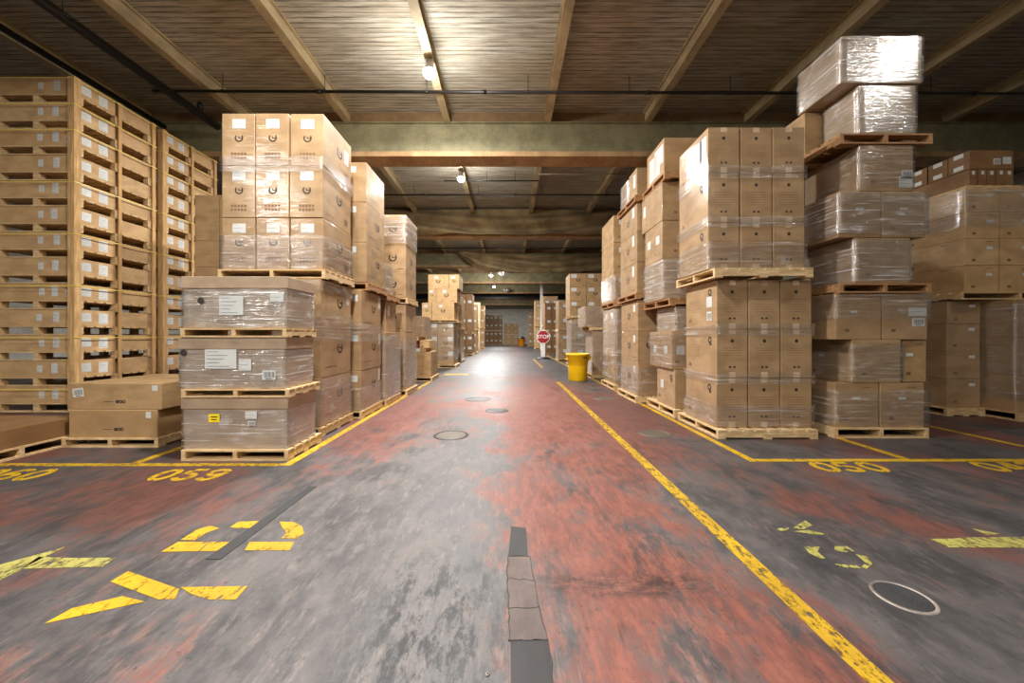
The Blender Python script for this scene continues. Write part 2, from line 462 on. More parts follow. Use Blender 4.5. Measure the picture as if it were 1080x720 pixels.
# ------------------------------------------------------------------ pallets
_pal = {}
def pallet(x0, x1, y0, y1, z0, h, label, axis='y', mat='wood', group='wooden pallets', block=False):
    """stringers run along `axis`; deck boards across them"""
    w, d = round(x1-x0, 3), round(y1-y0, 3); k = (w, d, round(h, 3), axis, mat, block)
    if k not in _pal:
        L, S = (d, w) if axis == 'y' else (w, d)         # stringer length, spread
        t = min(.02, h*.18)
        def put(mb, s0, s1, l0, l1, a, b):
            if axis == 'y': mb.box(s0, l0, a, s1, l1, b)
            else: mb.box(l0, s0, a, l1, s1, b)
        deck, bot = MB(), MB()
        n = max(5, int(L/.15)); bw = L/n*.78
        for i in range(n):
            c = -L/2+bw/2+(L-bw)*i/(n-1); put(deck, -S/2, S/2, c-bw/2, c+bw/2, h-t, h)
        for i in range(3):
            c = -L/2+.05+(L-.1)*i/2; put(bot, -S/2, S/2, c-.05, c+.05, 0, t)
        st = []
        if block:
            for i in range(3):
                for j in range(3):
                    mb = MB(); c = -S/2+.05+(S-.1)*i/2; l = -L/2+.06+(L-.12)*j/2; put(mb, c-.045, c+.045, l-.055, l+.055, t, h-t); st.append(mb.mesh('block', (mat,)))
        else:
          for i in range(3):
            mb = MB(); c = -S/2+.025+(S-.05)*i/2; put(mb, c-.022, c+.022, -L/2, L/2, t, h-t); st.append(mb.mesh('stringer', (mat,)))
        _pal[k] = (deck.mesh('deck', (mat,)), bot.mesh('bottom', (mat,)), st)
    dk, bt, st = _pal[k]
    e = link('wooden_pallet', None, (), None, ((x0+x1)/2, (y0+y1)/2, z0)); tag(e, label, 'pallet', group)
    link('top_deck', dk, (), e); link('bottom_boards', bt, (), e)
    for m in st: link('spacer_block' if block else 'stringer', m, (), e)
    return e

ROWS = {1: [''], 2: ['bottom', 'top'], 3: ['bottom', 'middle', 'top'], 4: ['bottom', 'second', 'third', 'top'], 5: ['bottom', 'second', 'third', 'fourth', 'top'], 6: ['bottom', 'second', 'third', 'fourth', 'fifth', 'top']}
COLS = {1: [''], 2: ['left', 'right'], 3: ['left', 'middle', 'right'], 4: ['leftmost', 'second', 'third', 'rightmost'], 5: ['leftmost', 'second', 'middle', 'fourth', 'rightmost']}
def load(desc, x0, x1, y0, y1, zs, ncol, look='brown carton', group=None, cols=None, deep=1, **kw):
    """rows of cartons on one pallet; zs = the heights of the row boundaries"""
    nr = len(zs)-1; group = group or 'cartons of the '+desc
    for r in range(nr):
        nc = ncol[r] if isinstance(ncol, (list, tuple)) else ncol
        xs = cols[r] if cols else [x0+(x1-x0)*i/nc for i in range(nc+1)]
        nc = len(xs)-1
        for c in range(nc):
            for q in range(deep):
                ya, yb = y0+(y1-y0)*q/deep, y0+(y1-y0)*(q+1)/deep
                w = []
                if nc > 1: w.append(COLS[nc][c])
                if deep > 1: w.append(('front', 'rear')[q] if deep == 2 else ('front', 'centre', 'rear')[q])
                place = ' '.join(([ROWS[nr][r]+' row'] if nr > 1 else [])+w)
                sx, sy = rnd.uniform(-.003, .003), rnd.uniform(-.006, .006)
                k = {a: (b(r, c, q) if callable(b) else b) for a, b in kw.items()}
                carton(xs[c]+sx, xs[c+1]+sx, ya+sy, yb+sy, zs[r], zs[r+1], (look+', '+place+', in the '+desc) if place else look+' of the '+desc, group, gap=.008, **k)

# ------------------------------------------------------------------ the hall
K = 1.062
def up(z): return EYE+(z-EYE)*K
X0, X1, Y0, Y1, H = -18.0, 18.0, -8.5, 59.0, EYE+(6.7-EYE)*K
def struct(mb, name, mats, label=None):
    o = mb.obj(name, mats); o['kind'] = 'structure'
    if label: o['label'] = label
    return o
mb = MB(); mb.box(X0, Y0, -.2, X1, Y1, 0); struct(mb, 'floor', ('floor',))
mb = MB(); mb.box(X0, Y0, H, X1, Y1, H+.15); struct(mb, 'ceiling', ('deck',))
mb = MB(); mb.box(X0-.2, Y0, -.2, X0, Y1, H+.15); struct(mb, 'wall_left', ('wall',))
mb = MB(); mb.box(X1, Y0, -.2, X1+.2, Y1, H+.15); struct(mb, 'wall_right', ('wall',))
mb = MB(); mb.box(X0-.2, Y1, -.2, X1+.2, Y1+.2, H+.15); struct(mb, 'wall_back', ('wall',))
mb = MB(); mb.box(X0-.2, Y0-.2, -.2, X1+.2, Y0, H+.15); struct(mb, 'wall_front', ('wall',))
GIRD = [K*(1.8-7.1+7.1*i) for i in range(9)]
for i, y in enumerate(GIRD):
    mb = MB()
    mb.box(X0, y+.06, up(6.38), X1, y+.36, H, 1)                        # brown upper fascia
    mb.box(X0, y, up(5.70), X1, y+.42, up(6.40), 0, .01)                # green web
    mb.box(X0, y-.09, up(5.58), X1, y+.51, up(5.70), 2, .01)            # rusty bottom flange
    mb.box(X0, y-.05, up(6.40), X1, y+.05, up(6.43), 0)
    struct(mb, 'ceiling_girder', ('girder', 'fascia', 'flange'))
for k in range(-7, 7):                                              # purlins between the girders
    x = K*(.94+2.4*k)
    for a, b in zip(GIRD[:-1], GIRD[1:]):
        mb = MB()
        mb.box(x-.03, a+.36, up(6.42), x+.03, b+.06, H, 0)
        mb.box(x-.085, a+.3, up(6.41), x+.085, b+.06, up(6.435), 0)
        mb.box(x-.085, a+.36, H-.03, x+.085, b+.06, H, 0)
        struct(mb, 'ceiling_beam', ('beam',))
mb = MB(); mb.box(X0, 40.2*K, up(5.3), X1, 40.5*K, up(5.95)); struct(mb, 'trim_1', ('pipe',), 'dark header across the far hall')
mb = MB(); mb.box(3.02, 34.6, 0, 3.26, 34.84, up(6.40), 0, .02); struct(mb, 'column_1', ('white',), 'white steel column far down the aisle')

# floor repairs
def slab_poly(name, polys, mat, z=.002, label=None):
    mb = MB()
    for p in polys: mb.prism(p, .0004, z)
    o = mb.obj(name, (mat,)); o['kind'] = 'structure'
    if label: o['label'] = label
    return o
slab_poly('floor_patch', [[(.0,2.18),(.115,2.18),(.12,2.5),(.02,2.52)]], 'patchd', .003, 'dark end of the narrow floor patch')
slab_poly('floor_patch', [[(.005,1.58),(.17,1.58),(.125,2.175),(.0,2.175)]], 'patchr', .003, 'cracked pale stretch of the narrow floor patch')
slab_poly('floor_patch', [[(.01,.9),(.165,.9),(.17,1.575),(.01,1.575)]], 'patchd', .003, 'dark grey near stretch of the narrow floor patch')
slab_poly('floor_patch', [[(-1.76,2.15),(-1.67,2.15),(-1.65,3.19),(-1.72,3.19)]], 'patchd', .0035, 'dark painted-over strip crossing the yellow letter')

def crack(pts, w, label):
    P = []
    for a, b in zip(pts[:-1], pts[1:]):
        q = [a]; n = 7
        for i in range(1, n): q.append((a[0]+(b[0]-a[0])*i/n+rnd.uniform(-.006,.006), a[1]+(b[1]-a[1])*i/n+rnd.uniform(-.006,.006)))
        q.append(b)
        for u, v in zip(q[:-1], q[1:]):
            d = Vector((v[0]-u[0], v[1]-u[1])).normalized(); m = Vector((-d.y, d.x))*w*rnd.uniform(.5,1.2)
            P.append([(u[0]-m.x, u[1]-m.y), (v[0]-m.x, v[1]-m.y), (v[0]+m.x, v[1]+m.y), (u[0]+m.x, u[1]+m.y)])
    slab_poly('floor_crack', P, 'ink', .0045, label)
crack([(.0,2.18),(-.003,2.0),(.002,1.8),(.005,1.58)], .003, 'dark jagged crack along one side of the floor patch')
crack([(.125,2.175),(.14,1.9),(.17,1.58),(.172,1.2)], .002, 'dark jagged crack along the other side of the floor patch')
crack([(.0,2.18),(.125,2.18)], .0025, 'crack across the far end of the pale patch'); crack([(.0,1.578),(.172,1.578)], .0025, 'crack across the near end of the pale patch')
crack([(.003,1.98),(.138,1.96)], .0015, 'fine crack across the pale patch'); crack([(.004,1.76),(.15,1.77)], .0015, 'lower fine crack across the pale patch')
crack([(-1.1,1.33),(.0,1.33)], .0012, 'long fine joint across the aisle floor')

def manhole(x, y, r, label, cover='iron', ring='iron'):
    e = link('manhole_cover', None, (), None, (x, y, 0)); tag(e, label, 'manhole cover', 'round covers in the floor')
    m1 = MB(); m1.lathe([(r*.86, .0005), (r*.86, .004), (r*.84, .005)], seg=40)
    for i in range(4): m1.lathe([(r*(.2+.15*i), .005), (r*(.24+.15*i), .007), (r*(.27+.15*i), .005)], seg=32, close=False)
    m1.obj('lid', (cover,), e)
    m2 = MB(); m2.lathe([(r*.88, .0005), (r*.88, .005), (r, .005), (r*1.02, .0005)], seg=40, close=False); m2.obj('rim', (ring,), e)
manhole(-.745, 4.83, .225, 'round iron cover in the middle of the aisle floor', 'steel', 'blackpl')
manhole(1.95, 4.92, .2, 'round iron cover between the yellow line and the right-hand pallets', 'steel', 'steel')
manhole(1.965, 1.84, .12, 'small round cover with a bare metal rim near the faded letters', 'patchd', 'ironring')
manhole(1.99, 7.68, .2, 'round iron cover farther down the floor by the right-hand pallets', 'steel', 'steel')
manhole(-.62, 7.57, .26, 'farther round cover in the aisle floor beyond the middle one')
manhole(-.2, 6.42, .2, 'dark round cover in the red part of the aisle floor')
e = link('floor_plug', None); e.location = (-.08, 1.42, 0); tag(e, 'tiny round metal plug in the aisle floor at the front', 'floor plug')
m1 = MB(); m1.lathe([(.009, .0005), (.009, .003), (.004, .0032)], seg=16); m1.obj('washer', ('ironring',), e)
m1 = MB(); m1.lathe([(.003, .0032), (.003, .006)], seg=10); m1.obj('stud', ('blackpl',), e)

# ------------------------------------------------------------------ floor markings
def marking(name, polys, label, mat='yellow', z=.0025):
    mb = MB()
    for p in polys: mb.prism(p, .0006, z)
    o = mb.obj(name, (mat,)); tag(o, label, 'floor marking', 'yellow floor markings', 'structure'); return o
def rectp(x0, x1, y0, y1): return [(x0,y0),(x1,y0),(x1,y1),(x0,y1)]
marking('floor_line', [rectp(1.345, 1.445, .6, 10.4)], 'long worn yellow line down the middle of the aisle floor', 'yellowline')
marking('floor_line', [rectp(1.35, 1.44, 15.0, 20.5)], 'yellow line resuming beyond the yellow bin', 'yellowline')
marking('floor_line', [rectp(2.5, 2.58, 3.82, 26.0)], 'yellow line along the pallets on the right of the aisle')
marking('floor_line', [rectp(2.585, 9.5, 3.82, 3.90)], 'yellow line across in front of numbers 050 and 04')
marking('floor_line', [rectp(4.15, 4.24, 3.91, 6.5)], 'yellow bay divider under the tall leaning stack')
marking('floor_line', [rectp(6.02, 6.1, 3.91, 6.5)], 'yellow bay divider beyond the tall leaning stack')
marking('floor_line', [rectp(-2.27, -2.18, 3.70, 12.0)], 'yellow line along the pallets on the left of the aisle')
marking('floor_line', [rectp(-9.5, -2.275, 3.69, 3.77)], 'yellow line across in front of numbers 059 and 060', 'yellowline', .002)
marking('floor_line', [rectp(-3.85, -3.76, 3.78, 5.0)], 'yellow bay divider beside the three wrapped crates')
marking('floor_line', [rectp(-2.15, -1.35, 12.2, 12.7)], 'short yellow mark by the far left stacks', 'yellowline')

def stroke(pts, w):
    out = []
    for a, b in zip(pts[:-1], pts[1:]):
        a, b = Vector(a), Vector(b); d = (b-a).normalized(); n = Vector((-d.y, d.x))*w/2; a2, b2 = a-d*w*.12, b+d*w*.12
        out.append([tuple(a2-n), tuple(b2-n), tuple(b2+n), tuple(a2+n)])
    return out
def arc(cx, cy, rx, ry, a0, a1, n=10):
    return [(cx+rx*math.cos(math.radians(a0+(a1-a0)*i/n)), cy+ry*math.sin(math.radians(a0+(a1-a0)*i/n))) for i in range(n+1)]
def digit(ch, w, h, s):
    x, y = w/2-s/2, h/2-s/2
    if ch == '0': L = [arc(w/2, h/2, x, y, 100, 260, 12), arc(w/2, h/2, x, y, -80, 80, 12)]
    elif ch == '5': L = [[(s, h-s/2), (w-s*.6, h-s/2)], [(s*.6, h-s*1.0), (s*.6, h*.56)], arc(w*.45, h*.33, x*.95, h*.33-s/2, 95, -160, 12)]
    elif ch == '9': L = [arc(w/2, h*.68, x, h*.32-s/2, 20, 170, 10), arc(w/2, h*.68, x, h*.32-s/2, 200, 340, 10), [(w-s/2, h*.66), (w-s*.8, h*.3)], arc(w*.45, h*.34, x*.9, h*.34-s/2, -20, -150, 8)]
    elif ch == '6': L = [arc(w/2, h*.32, x, h*.32-s/2, -160, -10, 10), arc(w/2, h*.32, x, h*.32-s/2, 10, 150, 10), [(s/2, h*.34), (s*.8, h*.7)], arc(w*.55, h*.66, x*.9, h*.34-s/2, 160, 40, 8)]
    else: L = [[(w*.72, s*.2), (w*.72, h-s*.4)], [(w*.62, h-s*.4), (s*.5, h*.36)], [(s*.4, h*.32), (w, h*.32)]]
    return [q for l in L for q in stroke(l, s)]
def number(txt, x, y, w, h, s, pitch, label):
    P = []
    for i, ch in enumerate(txt):
        for q in digit(ch, w, h, s): P.append([(x+i*pitch+a, y+b) for a, b in q])
    mb = MB()
    for k, p in enumerate(P): mb.prism(p, .0006, .0025+.00002*k)
    o = mb.obj('painted_number', ('yellow',)); tag(o, label, 'floor marking', 'yellow floor markings', 'structure')
number('059', -3.30, 3.31, .20, .30, .055, .225, 'yellow stencilled 059 on the floor before the wrapped crates')
number('050', 3.03, 3.52, .21, .29, .055, .235, 'yellow stencilled 050 on the floor before the tall leaning stack')
number('060', -4.97, 3.31, .20, .30, .055, .225, 'yellow stencilled 060 on the floor beside the low flat pallet')
number('049', 4.68, 3.53, .21, .29, .055, .235, 'yellow stencilled 04 running out of the frame, right of 050')

def pix(poly, ox, oy, s): return [ground(ox+a/s, oy+b/s) for a, b in poly]
S = 3.176
marking('painted_letter', [pix(p, 0, 530, S) for p in (
    [(540,165),(664,163),(700,132),(596,132)], [(668,163),(752,162),(786,132),(704,132)], [(820,160),(970,160),(985,132),(836,132)],
    [(605,125),(660,90),(705,78),(735,86),(690,102),(652,126)], [(768,84),(800,64),(872,62),(845,86)],
    [(936,64),(985,66),(1012,80),(1019,104),(992,120),(942,120),(958,104),(955,92),(945,84)])], 'big yellow letter D lying on its side, painted on the floor')
marking('painted_letter', [pix(p, 0, 530, S) for p in (
    [(370,265),(430,230),(566,278),(600,290),(586,324),(530,325)], [(604,284),(830,280),(790,325),(700,325),(640,306)],
    [(150,405),(240,355),(410,314),(485,332),(310,370)])], 'big yellow letter Y painted on the floor nearest the camera')
marking('painted_letter', [pix(p, 0, 530, S) for p in (
    [(-60,290),(-60,225),(220,148),(150,182),(70,225)], [(70,222),(130,182),(240,186),(385,185),(345,215)])], 'pale worn yellow letter at the edge of the floor', 'yellowold')
S2 = 3.857
marking('painted_letter', [pix(p, 800, 530, S2) for p in (
    [(75,105),(125,103),(120,112),(90,115)], [(140,103),(190,73),(220,92),(180,110)], [(145,117),(200,112),(285,130),(230,130)])], 'small faded yellow letter Y on the floor above a broken O', 'yellowold')
marking('painted_letter', [pix(p, 800, 530, S2) for p in (
    [(185,178),(250,180),(240,200),(272,228),(250,226),(205,205)], [(310,178),(360,178),(390,198),(350,203),(310,192)],
    [(395,210),(440,220),(465,250),(440,270),(420,262),(436,245)], [(310,250),(405,256),(430,268),(345,263)])], 'faded broken yellow letter O on the floor by the round cover', 'yellowold')
marking('painted_letter', [pix(p, 800, 530, S2) for p in (
    [(695,148),(760,148),(870,142),(1080,140),(1180,140),(1180,190),(1050,183),(775,183)], [(865,105),(985,128),(935,132)])], 'long pale yellow arrow stroke on the floor at the far right', 'yellowold')

# ------------------------------------------------------------------ left: banded racks of flat cartons
TIER = .438
def rack(which, x0, x1, y0, y1, n):
    ym = (y0+y1)/2
    ordn = ['lowest', 'second', 'third', 'fourth', 'fifth', 'sixth', 'seventh', 'eighth', 'ninth', 'tenth', 'eleventh', 'twelfth', 'topmost']
    for i in range(n):
        z = i*TIER; nm = ordn[i]
        pallet(x0+.03, x1-.03, y0+.03, y1-.03, z, .155, 'pallet of the %s tier in the %s strapped stack' % (nm, which), 'y', group='pallets of the strapped stacks', block=True)
        bw = .5*(.155)
        fl = (('front', .56+rnd.uniform(-.02,.02), .52, .09, .12, 'sheet', rnd.uniform(-.04,.04)), ('front', .75+rnd.uniform(-.02,.02), .55, .105, .17, 'sheet', rnd.uniform(-.05,.05)))
        sl = (('right', .26, .55, .15, .15, 'sheet', rnd.uniform(-.05,.05)), ('right', .68, .5, .15, .19, 'sheet', rnd.uniform(-.05,.05)))
        if i in (4, 10): fl = fl+(('front', .92, .4, .12, .11, 'barcode', .12),)
        carton(x0+.05, x1-.05, y0+.035, ym-.03, z+.155, z+TIER, 'flat carton with paper labels, front half of %s tier, %s strapped stack' % (nm, which), 'flat cartons of the strapped stacks', '', 'cardp', fl+sl, gap=.004)
        carton(x0+.05, x1-.05, ym+.03, y1-.035, z+.155, z+TIER, 'plain flat carton, rear half of %s tier, %s strapped stack' % (nm, which), 'flat cartons of the strapped stacks', '', 'cardp', (), gap=.004)
    zt = n*TIER
    for (px, py, sx, sy, nm) in ((x1-.055, y0-.013, .115, .022, 'front corner'), (x1-.004, ym, .024, .055, 'mid side'), (x1-.004, y1-.05, .024, .07, 'rear side')):
        mb = MB(); mb.box(-sx/2, -sy/2, 0, sx/2, sy/2, zt-.02, 0, .003)
        if nm == 'front corner': mb.box(.0385, .012, 0, .0575, .09, zt-.02, 0, .003)
        o = mb.obj('wooden_post', ('post',), None, (px, py, .01)); tag(o, 'upright pale board on the %s of the %s strapped stack' % (nm, which), 'post', 'upright boards of the strapped stacks')
    for i in range(0, n):
        if i % 2 == 0 or i in (11,):
            z = i*TIER+TIER*.9; mb = MB(); a, b, c, d = x0-.03, x1+.012, y0-.031, y1+.012; t = .003
            for (p, q) in (((a, c), (b, c+t)), ((b-t, c), (b, d)), ((a, d-t), (b, d)), ((a, c), (a+t, d))):
                mb.box(p[0], p[1], -.008, q[0], q[1], .008)
            o = mb.obj('strap', ('strap',), None, (0, 0, z)); tag(o, 'yellow strap round the %s tier of the %s strapped stack' % (ordn[i], which), 'strap', 'yellow straps of the strapped stacks')
rack('nearer', -8.77, -7.32, 6.26, 7.69, 13)
rack('farther', -8.77, -7.32, 7.86, 9.3, 13)

# low flat pallet at the left edge
pallet(-6.7, -5.2, 3.35, 4.56, 0, .12, 'low pallet under the flat carton at the left edge', 'x')
carton(-6.68, -5.22, 3.36, 4.54, .12, .325, 'flat wide carton lying low on a pallet at the left edge', None, '', 'cardd')
# two long cartons
pallet(-5.2, -4.07, 4.30, 5.5, 0, .11, 'low pallet under the two long cartons', 'y')
carton(-5.14, -4.10, 4.32, 5.45, .11, .435, 'long brown carton, lower of the two beside the wrapped crates', 'two long cartons', 'long', 'card', (('front', .9, .82, .06, .075, 'text'),))
carton(-5.18, -4.04, 4.34, 5.42, .435, .745, 'long brown carton with barcode, upper of the two beside the wrapped crates', 'two long cartons', 'long', 'card', (('front', .11, .64, .13, .1, 'barcode', .13), ('front', .93, .82, .065, .065, 'text')), rz=math.radians(-1.6))

# ------------------------------------------------------------------ three wrapped crates with lids
def crate(x0, x1, y0, y1, z0, z1, label, labels, dots=()):
    w, d, h = x1-x0, y1-y0, z1-z0
    e = link('lidded_crate', None, (), None, ((x0+x1)/2, (y0+y1)/2, z0)); tag(e, label, 'crate', 'wrapped crates')
    mb = MB(); mb.box(-w/2+.014, -d/2+.014, 0, w/2-.014, d/2-.014, h-.02, 0, .008); mb.obj('crate_body', ('cardg',), e)
    mb = MB(); mb.box(-w/2, -d/2, h-.125, w/2, d/2, h, 0, .006); mb.obj('crate_lid', ('cardg',), e)
    for (u, v, lw, lh, kind, rot) in labels:
        l = link('yellow_label' if kind == 'yellow' else 'shipping_label', label_mesh(w, d, h, 'front', u, v, lw, lh, kind, rot), (), e)
        l['label'] = {'yellow': 'yellow paper label with two dark lines', 'barcode': 'white barcode label'}.get(kind, 'white paper sheet label')
        l.location.y = -.004
    for (u, v, r) in dots:
        mb = MB(); f = Face('front', w, d, h); f.ring(mb, u*f.W, v*f.H, r, 0, 0, 0, 360, .005)
        f.rect(mb, u*f.W, v*f.H, r*1.3, r*.18, 1, .0055)
        o = mb.obj('round_sticker', ('ink', 'steel'), e); o['label'] = 'black round sticker'
    o = link('stretch_film', film_mesh(-w/2+.012, w/2-.012, -d/2+.012, d/2-.012, .0, h-.128, .004, 'filmh', .02), (), e); o['label'] = 'wrinkled clear film'
    return e
XA, XB = -3.42, -2.30
pallet(XA+.02, XB+.02, 3.84, 4.52, 0, .115, 'floor pallet under the lowest wrapped crate', 'y')
crate(XA, XB, 3.86, 4.44, .115, .66, 'wrapped crate with a yellow label, lowest of the three', [(.315, .6, .115, .085, 'yellow', 0), (.66, .66, .12, .08, 'text', 0), (.665, .5, .08, .05, 'barcode', 0)])
pallet(XA+.02, XB+.03, 3.84, 4.46, .66, .085, 'pallet between the lowest and middle wrapped crates', 'y')
crate(XA-.03, XB-.02, 3.86, 4.42, .745, 1.285, 'wrapped crate with a large paper and barcode, middle of the three', [(.4, .58, .33, .2, 'sheet', 0), (.625, .47, .13, .12, 'text', 0), (.845, .27, .14, .1, 'barcode', 0)], [(.055, .7, .032)])
pallet(XA+.01, XB, 3.84, 4.44, 1.285, .095, 'pallet under the topmost wrapped crate', 'y')
crate(XA, XB, 3.86, 4.42, 1.38, 1.92, 'wrapped crate with a large white paper, topmost of the three', [(.475, .44, .25, .2, 'sheet', 0), (.9, .6, .14, .1, 'text', 0)], [(.19, .53, .034)])

# ------------------------------------------------------------------ left aisle stacks
NB = 'block of nine logo cartons'
pallet(-3.73, -2.38, 4.72, 5.68, 0, .12, 'floor pallet behind the three wrapped crates', 'y')
load('tall load behind the wrapped crates', -3.7, -2.4, 4.74, 5.66, [.12, .755, 1.39, 2.03], 3, look='wrapped logo carton', style='tall', mat='cardw', labels=lambda r, c, q: ((('right', .88, .7, .1, .17, 'text'),) if c == 2 and r == 2 else ()))
wrap(-3.7, -2.4, 4.74, 5.66, .13, .75, 'clear film round the bottom of the tall load behind the crates')
wrap(-3.7, -2.4, 4.74, 5.66, 1.22, 1.62, 'clear film round the middle of the tall load behind the crates')
wrap(-3.7, -2.4, 4.74, 5.66, 1.86, 2.02, 'clear film round the top of the tall load behind the crates')
pallet(-3.75, -2.36, 4.77, 5.68, 2.04, .12, 'raised pallet under the block of nine logo cartons', 'y')
load(NB, -3.73, -2.4, 4.8, 5.67, [2.16, 2.836, 3.513, 4.19], 3, look='logo carton', style='ninebox', mat='cardw',
     labels=lambda r, c, q: (('front', .52, .8, .17, .12, 'text'),)+((('right', .8, .62, .13, .2, 'text'),) if c == 2 and r == 2 else ()))
wrap(-3.73, -2.4, 4.8, 5.67, 3.42, 3.64, 'clear film round the upper seam of the block of nine cartons')
wrap(-3.73, -2.4, 4.8, 5.67, 2.16, 2.62, 'clear film round the foot of the block of nine cartons')

pallet(-3.6, -2.28, 5.78, 6.72, 0, .12, 'floor pallet of the second tall load on the left', 'y')
load('second tall load on the left', -3.6, -2.3, 5.8, 6.7, [.12, .755, 1.39, 2.02], 2, look='brown logo carton', style='tall', mat='cardw', labels=lambda r, c, q: ((('front', .8, .8, .14, .1, 'text'), ('right', .9, .78, .08, .2, 'text')) if c == 1 else ()))
wrap(-3.6, -2.3, 5.8, 6.7, 1.2, 1.5, 'clear film round the second tall load on the left')
wrap(-3.6, -2.3, 5.8, 6.7, .12, .5, 'clear film round the foot of the second tall load')
pallet(-3.6, -2.27, 6.0, 6.92, 2.04, .12, 'raised pallet of the second tall load on the left', 'y', 'woodr')
load('upper load second along the left row', -3.6, -2.3, 6.02, 6.9, [2.17, 2.825, 3.48, 4.13], 2, look='logo carton', style='tall', mat='cardw', labels=lambda r, c, q: ((('front', .6, .82, .17, .1, 'text'),)+((('right', .86, .72, .1, .22, 'text'),) if r == 2 else ()) if c == 1 else ()))

pallet(-3.5, -2.23, 6.8, 7.72, 0, .12, 'floor pallet of the stepped load on the left', 'y')
load('stepped load on the left', -3.5, -2.25, 6.82, 7.7, [.12, .76, 1.37], 2, look='wrapped carton', style='small', mat='cardw')
load('top of the stepped load on the left', -3.4, -2.3, 6.95, 7.6, [1.37, 1.96], 2, look='wrapped carton', style='small', mat='cardw', labels=(('right', .3, .7, .12, .2, 'text'),))
wrap(-3.5, -2.25, 6.82, 7.7, .13, 1.32, 'cloudy film round the stepped load on the left', 'filmh')
pallet(-3.5, -2.25, 6.95, 7.7, 1.97, .12, 'raised pallet on the stepped load on the left', 'y', 'woodr')
carton(-3.0, -2.35, 7.0, 7.55, 2.09, 2.7, 'single wrapped carton on top of the stepped left load', None, 'small', 'cardg', film=(.05, .95, 'film'))

pallet(-3.4, -2.18, 8.0, 8.95, 0, .12, 'floor pallet of the last near load on the left', 'y')
load('last near load on the left, lower pallet', -3.4, -2.22, 8.02, 8.92, [.12, .74, 1.38, 1.98], 2, look='wrapped carton', style='logo', mat='cardw', labels=lambda r, c, q: ((('front', .4, .7, .2, .14, 'text'),) if c == 1 and r else ()))
wrap(-3.4, -2.22, 8.02, 8.92, .2, 1.2, 'film round the lower pallet of the last near left load')
pallet(-3.4, -2.18, 8.02, 8.95, 2.0, .12, 'raised pallet of the last near load on the left', 'y')
load('last near load on the left, upper pallet', -3.4, -2.22, 8.05, 8.95, [2.13, 2.68, 3.28, 3.94], 2, look='carton', style='logo', mat='cardw')
wrap(-3.4, -2.22, 8.05, 8.95, 3.3, 3.92, 'silvery film hood on the top cartons of the left row', 'filmh')

# block of cartons between the strapped stacks and the nine-carton block
load('dim block beside the farther strapped stack', -5.95, -5.0, 7.0, 8.0, [.0, .75, 1.5, 2.25, 2.6, 3.1, 3.97], 2, look='brown carton', style='lines', mat='card')

# farther left
pallet(-3.3, -2.16, 10.5, 11.6, 0, .12, 'floor pallet of the short stepped stack on the left', 'y')
carton(-3.3, -2.2, 10.55, 11.5, .12, .84, 'big carton at the foot of the short stepped stack on the left', None, 'logo', 'card')
carton(-3.3, -2.35, 10.55, 11.5, .84, .95, 'flat carton in the short stepped stack on the left', None, '', 'card', (('front', .75, .5, .14, .08, 'text'),))
carton(-3.3, -2.55, 10.55, 11.5, .95, 1.165, 'dark red-brown carton in the short stepped stack on the left', None, '', 'cardr')
carton(-2.53, -2.25, 10.55, 11.3, .95, 1.18, 'small tan carton beside the dark red-brown one', None, 'small', 'cardp')
pallet(-3.3, -2.55, 10.5, 11.5, 1.165, .105, 'upper pallet of the short stepped stack on the left', 'y')
carton(-3.2, -2.4, 10.55, 11.4, 1.27, 1.865, 'top carton of the short stepped stack on the left', None, 'small', 'card', (('front', .6, .5, .16, .14, 'text'),), film=(0, 1, 'film'))
load('far left stack, lower pallet', -3.5, -2.2, 14.95, 16.2, [.13, .69, 1.3, 1.83], 2, look='carton', style='logo', mat='card', labels=(('front', .8, .8, .2, .16, 'text'),))
pallet(-3.5, -2.1, 14.9, 16.2, 0, .12, 'floor pallet of the far left stack', 'y'); pallet(-3.5, -2.0, 14.9, 16.2, 1.84, .09, 'raised pallet of the far left stack', 'y')
load('far left stack, upper pallet', -3.5, -2.0, 14.95, 16.2, [1.935, 2.64, 3.21, 3.78], 2, cols=[[-3.5,-3.1,-2.18],[-3.25,-2.92,-2.06],[-3.25,-2.41,-1.98]], look='carton', style='logo', mat='cardp', labels=(('front', .4, .8, .14, .1, 'text'),))
wrap(-3.5, -2.2, 14.95, 16.2, .3, 1.8, 'film round the lower pallet of the far left stack')
def farstack(desc, x0, x1, y0, y1, z, nc, mat='card', mid=None, style='logo', labels=(('front', .6, .6, .22, .16, 'text'),)):
    pallet(x0, x1, y0, y1, 0, .13, 'floor pallet of the '+desc, 'y')
    if mid:
        load(desc+', lower pallet', x0+.03, x1-.03, y0+.03, y1-.03, [.131]+[.13+(mid-.13)*(i+1)/mid_n(z, 0) for i in range(mid_n(z, 0))], nc, look='carton', style=style, mat=mat, labels=labels)
        pallet(x0, x1, y0, y1, mid+.005, .12, 'raised pallet of the '+desc, 'y')
        load(desc+', upper pallet', x0+.03, x1-.03, y0+.03, y1-.03, [mid+.126]+[mid+.125+(z-mid-.125)*(i+1)/2 for i in range(2)], nc, look='carton', style=style, mat=mat, labels=labels)
    else:
        n = 3; load(desc, x0+.03, x1-.03, y0+.03, y1-.03, [.131]+[.13+(z-.13)*(i+1)/n for i in range(n)], nc, look='carton', style=style, mat=mat, labels=labels)
def mid_n(z, k): return 2
farstack('wrapped stack beyond the far left stack', -3.4, -2.2, 17.6, 18.8, 3.2, 2, 'cardw', 1.6)
farstack('dark stack before the far left column', -3.15, -2.25, 23.6, 24.9, 3.96, 2, 'cardd', 1.42)
farstack('left stack past the dark one', -3.3, -2.2, 26.6, 27.8, 3.6, 2, 'cardw', 1.7)
farstack('thin far left stack', -3.4, -2.35, 31.0, 32.2, 4.1, 2, 'cardp', 1.9)
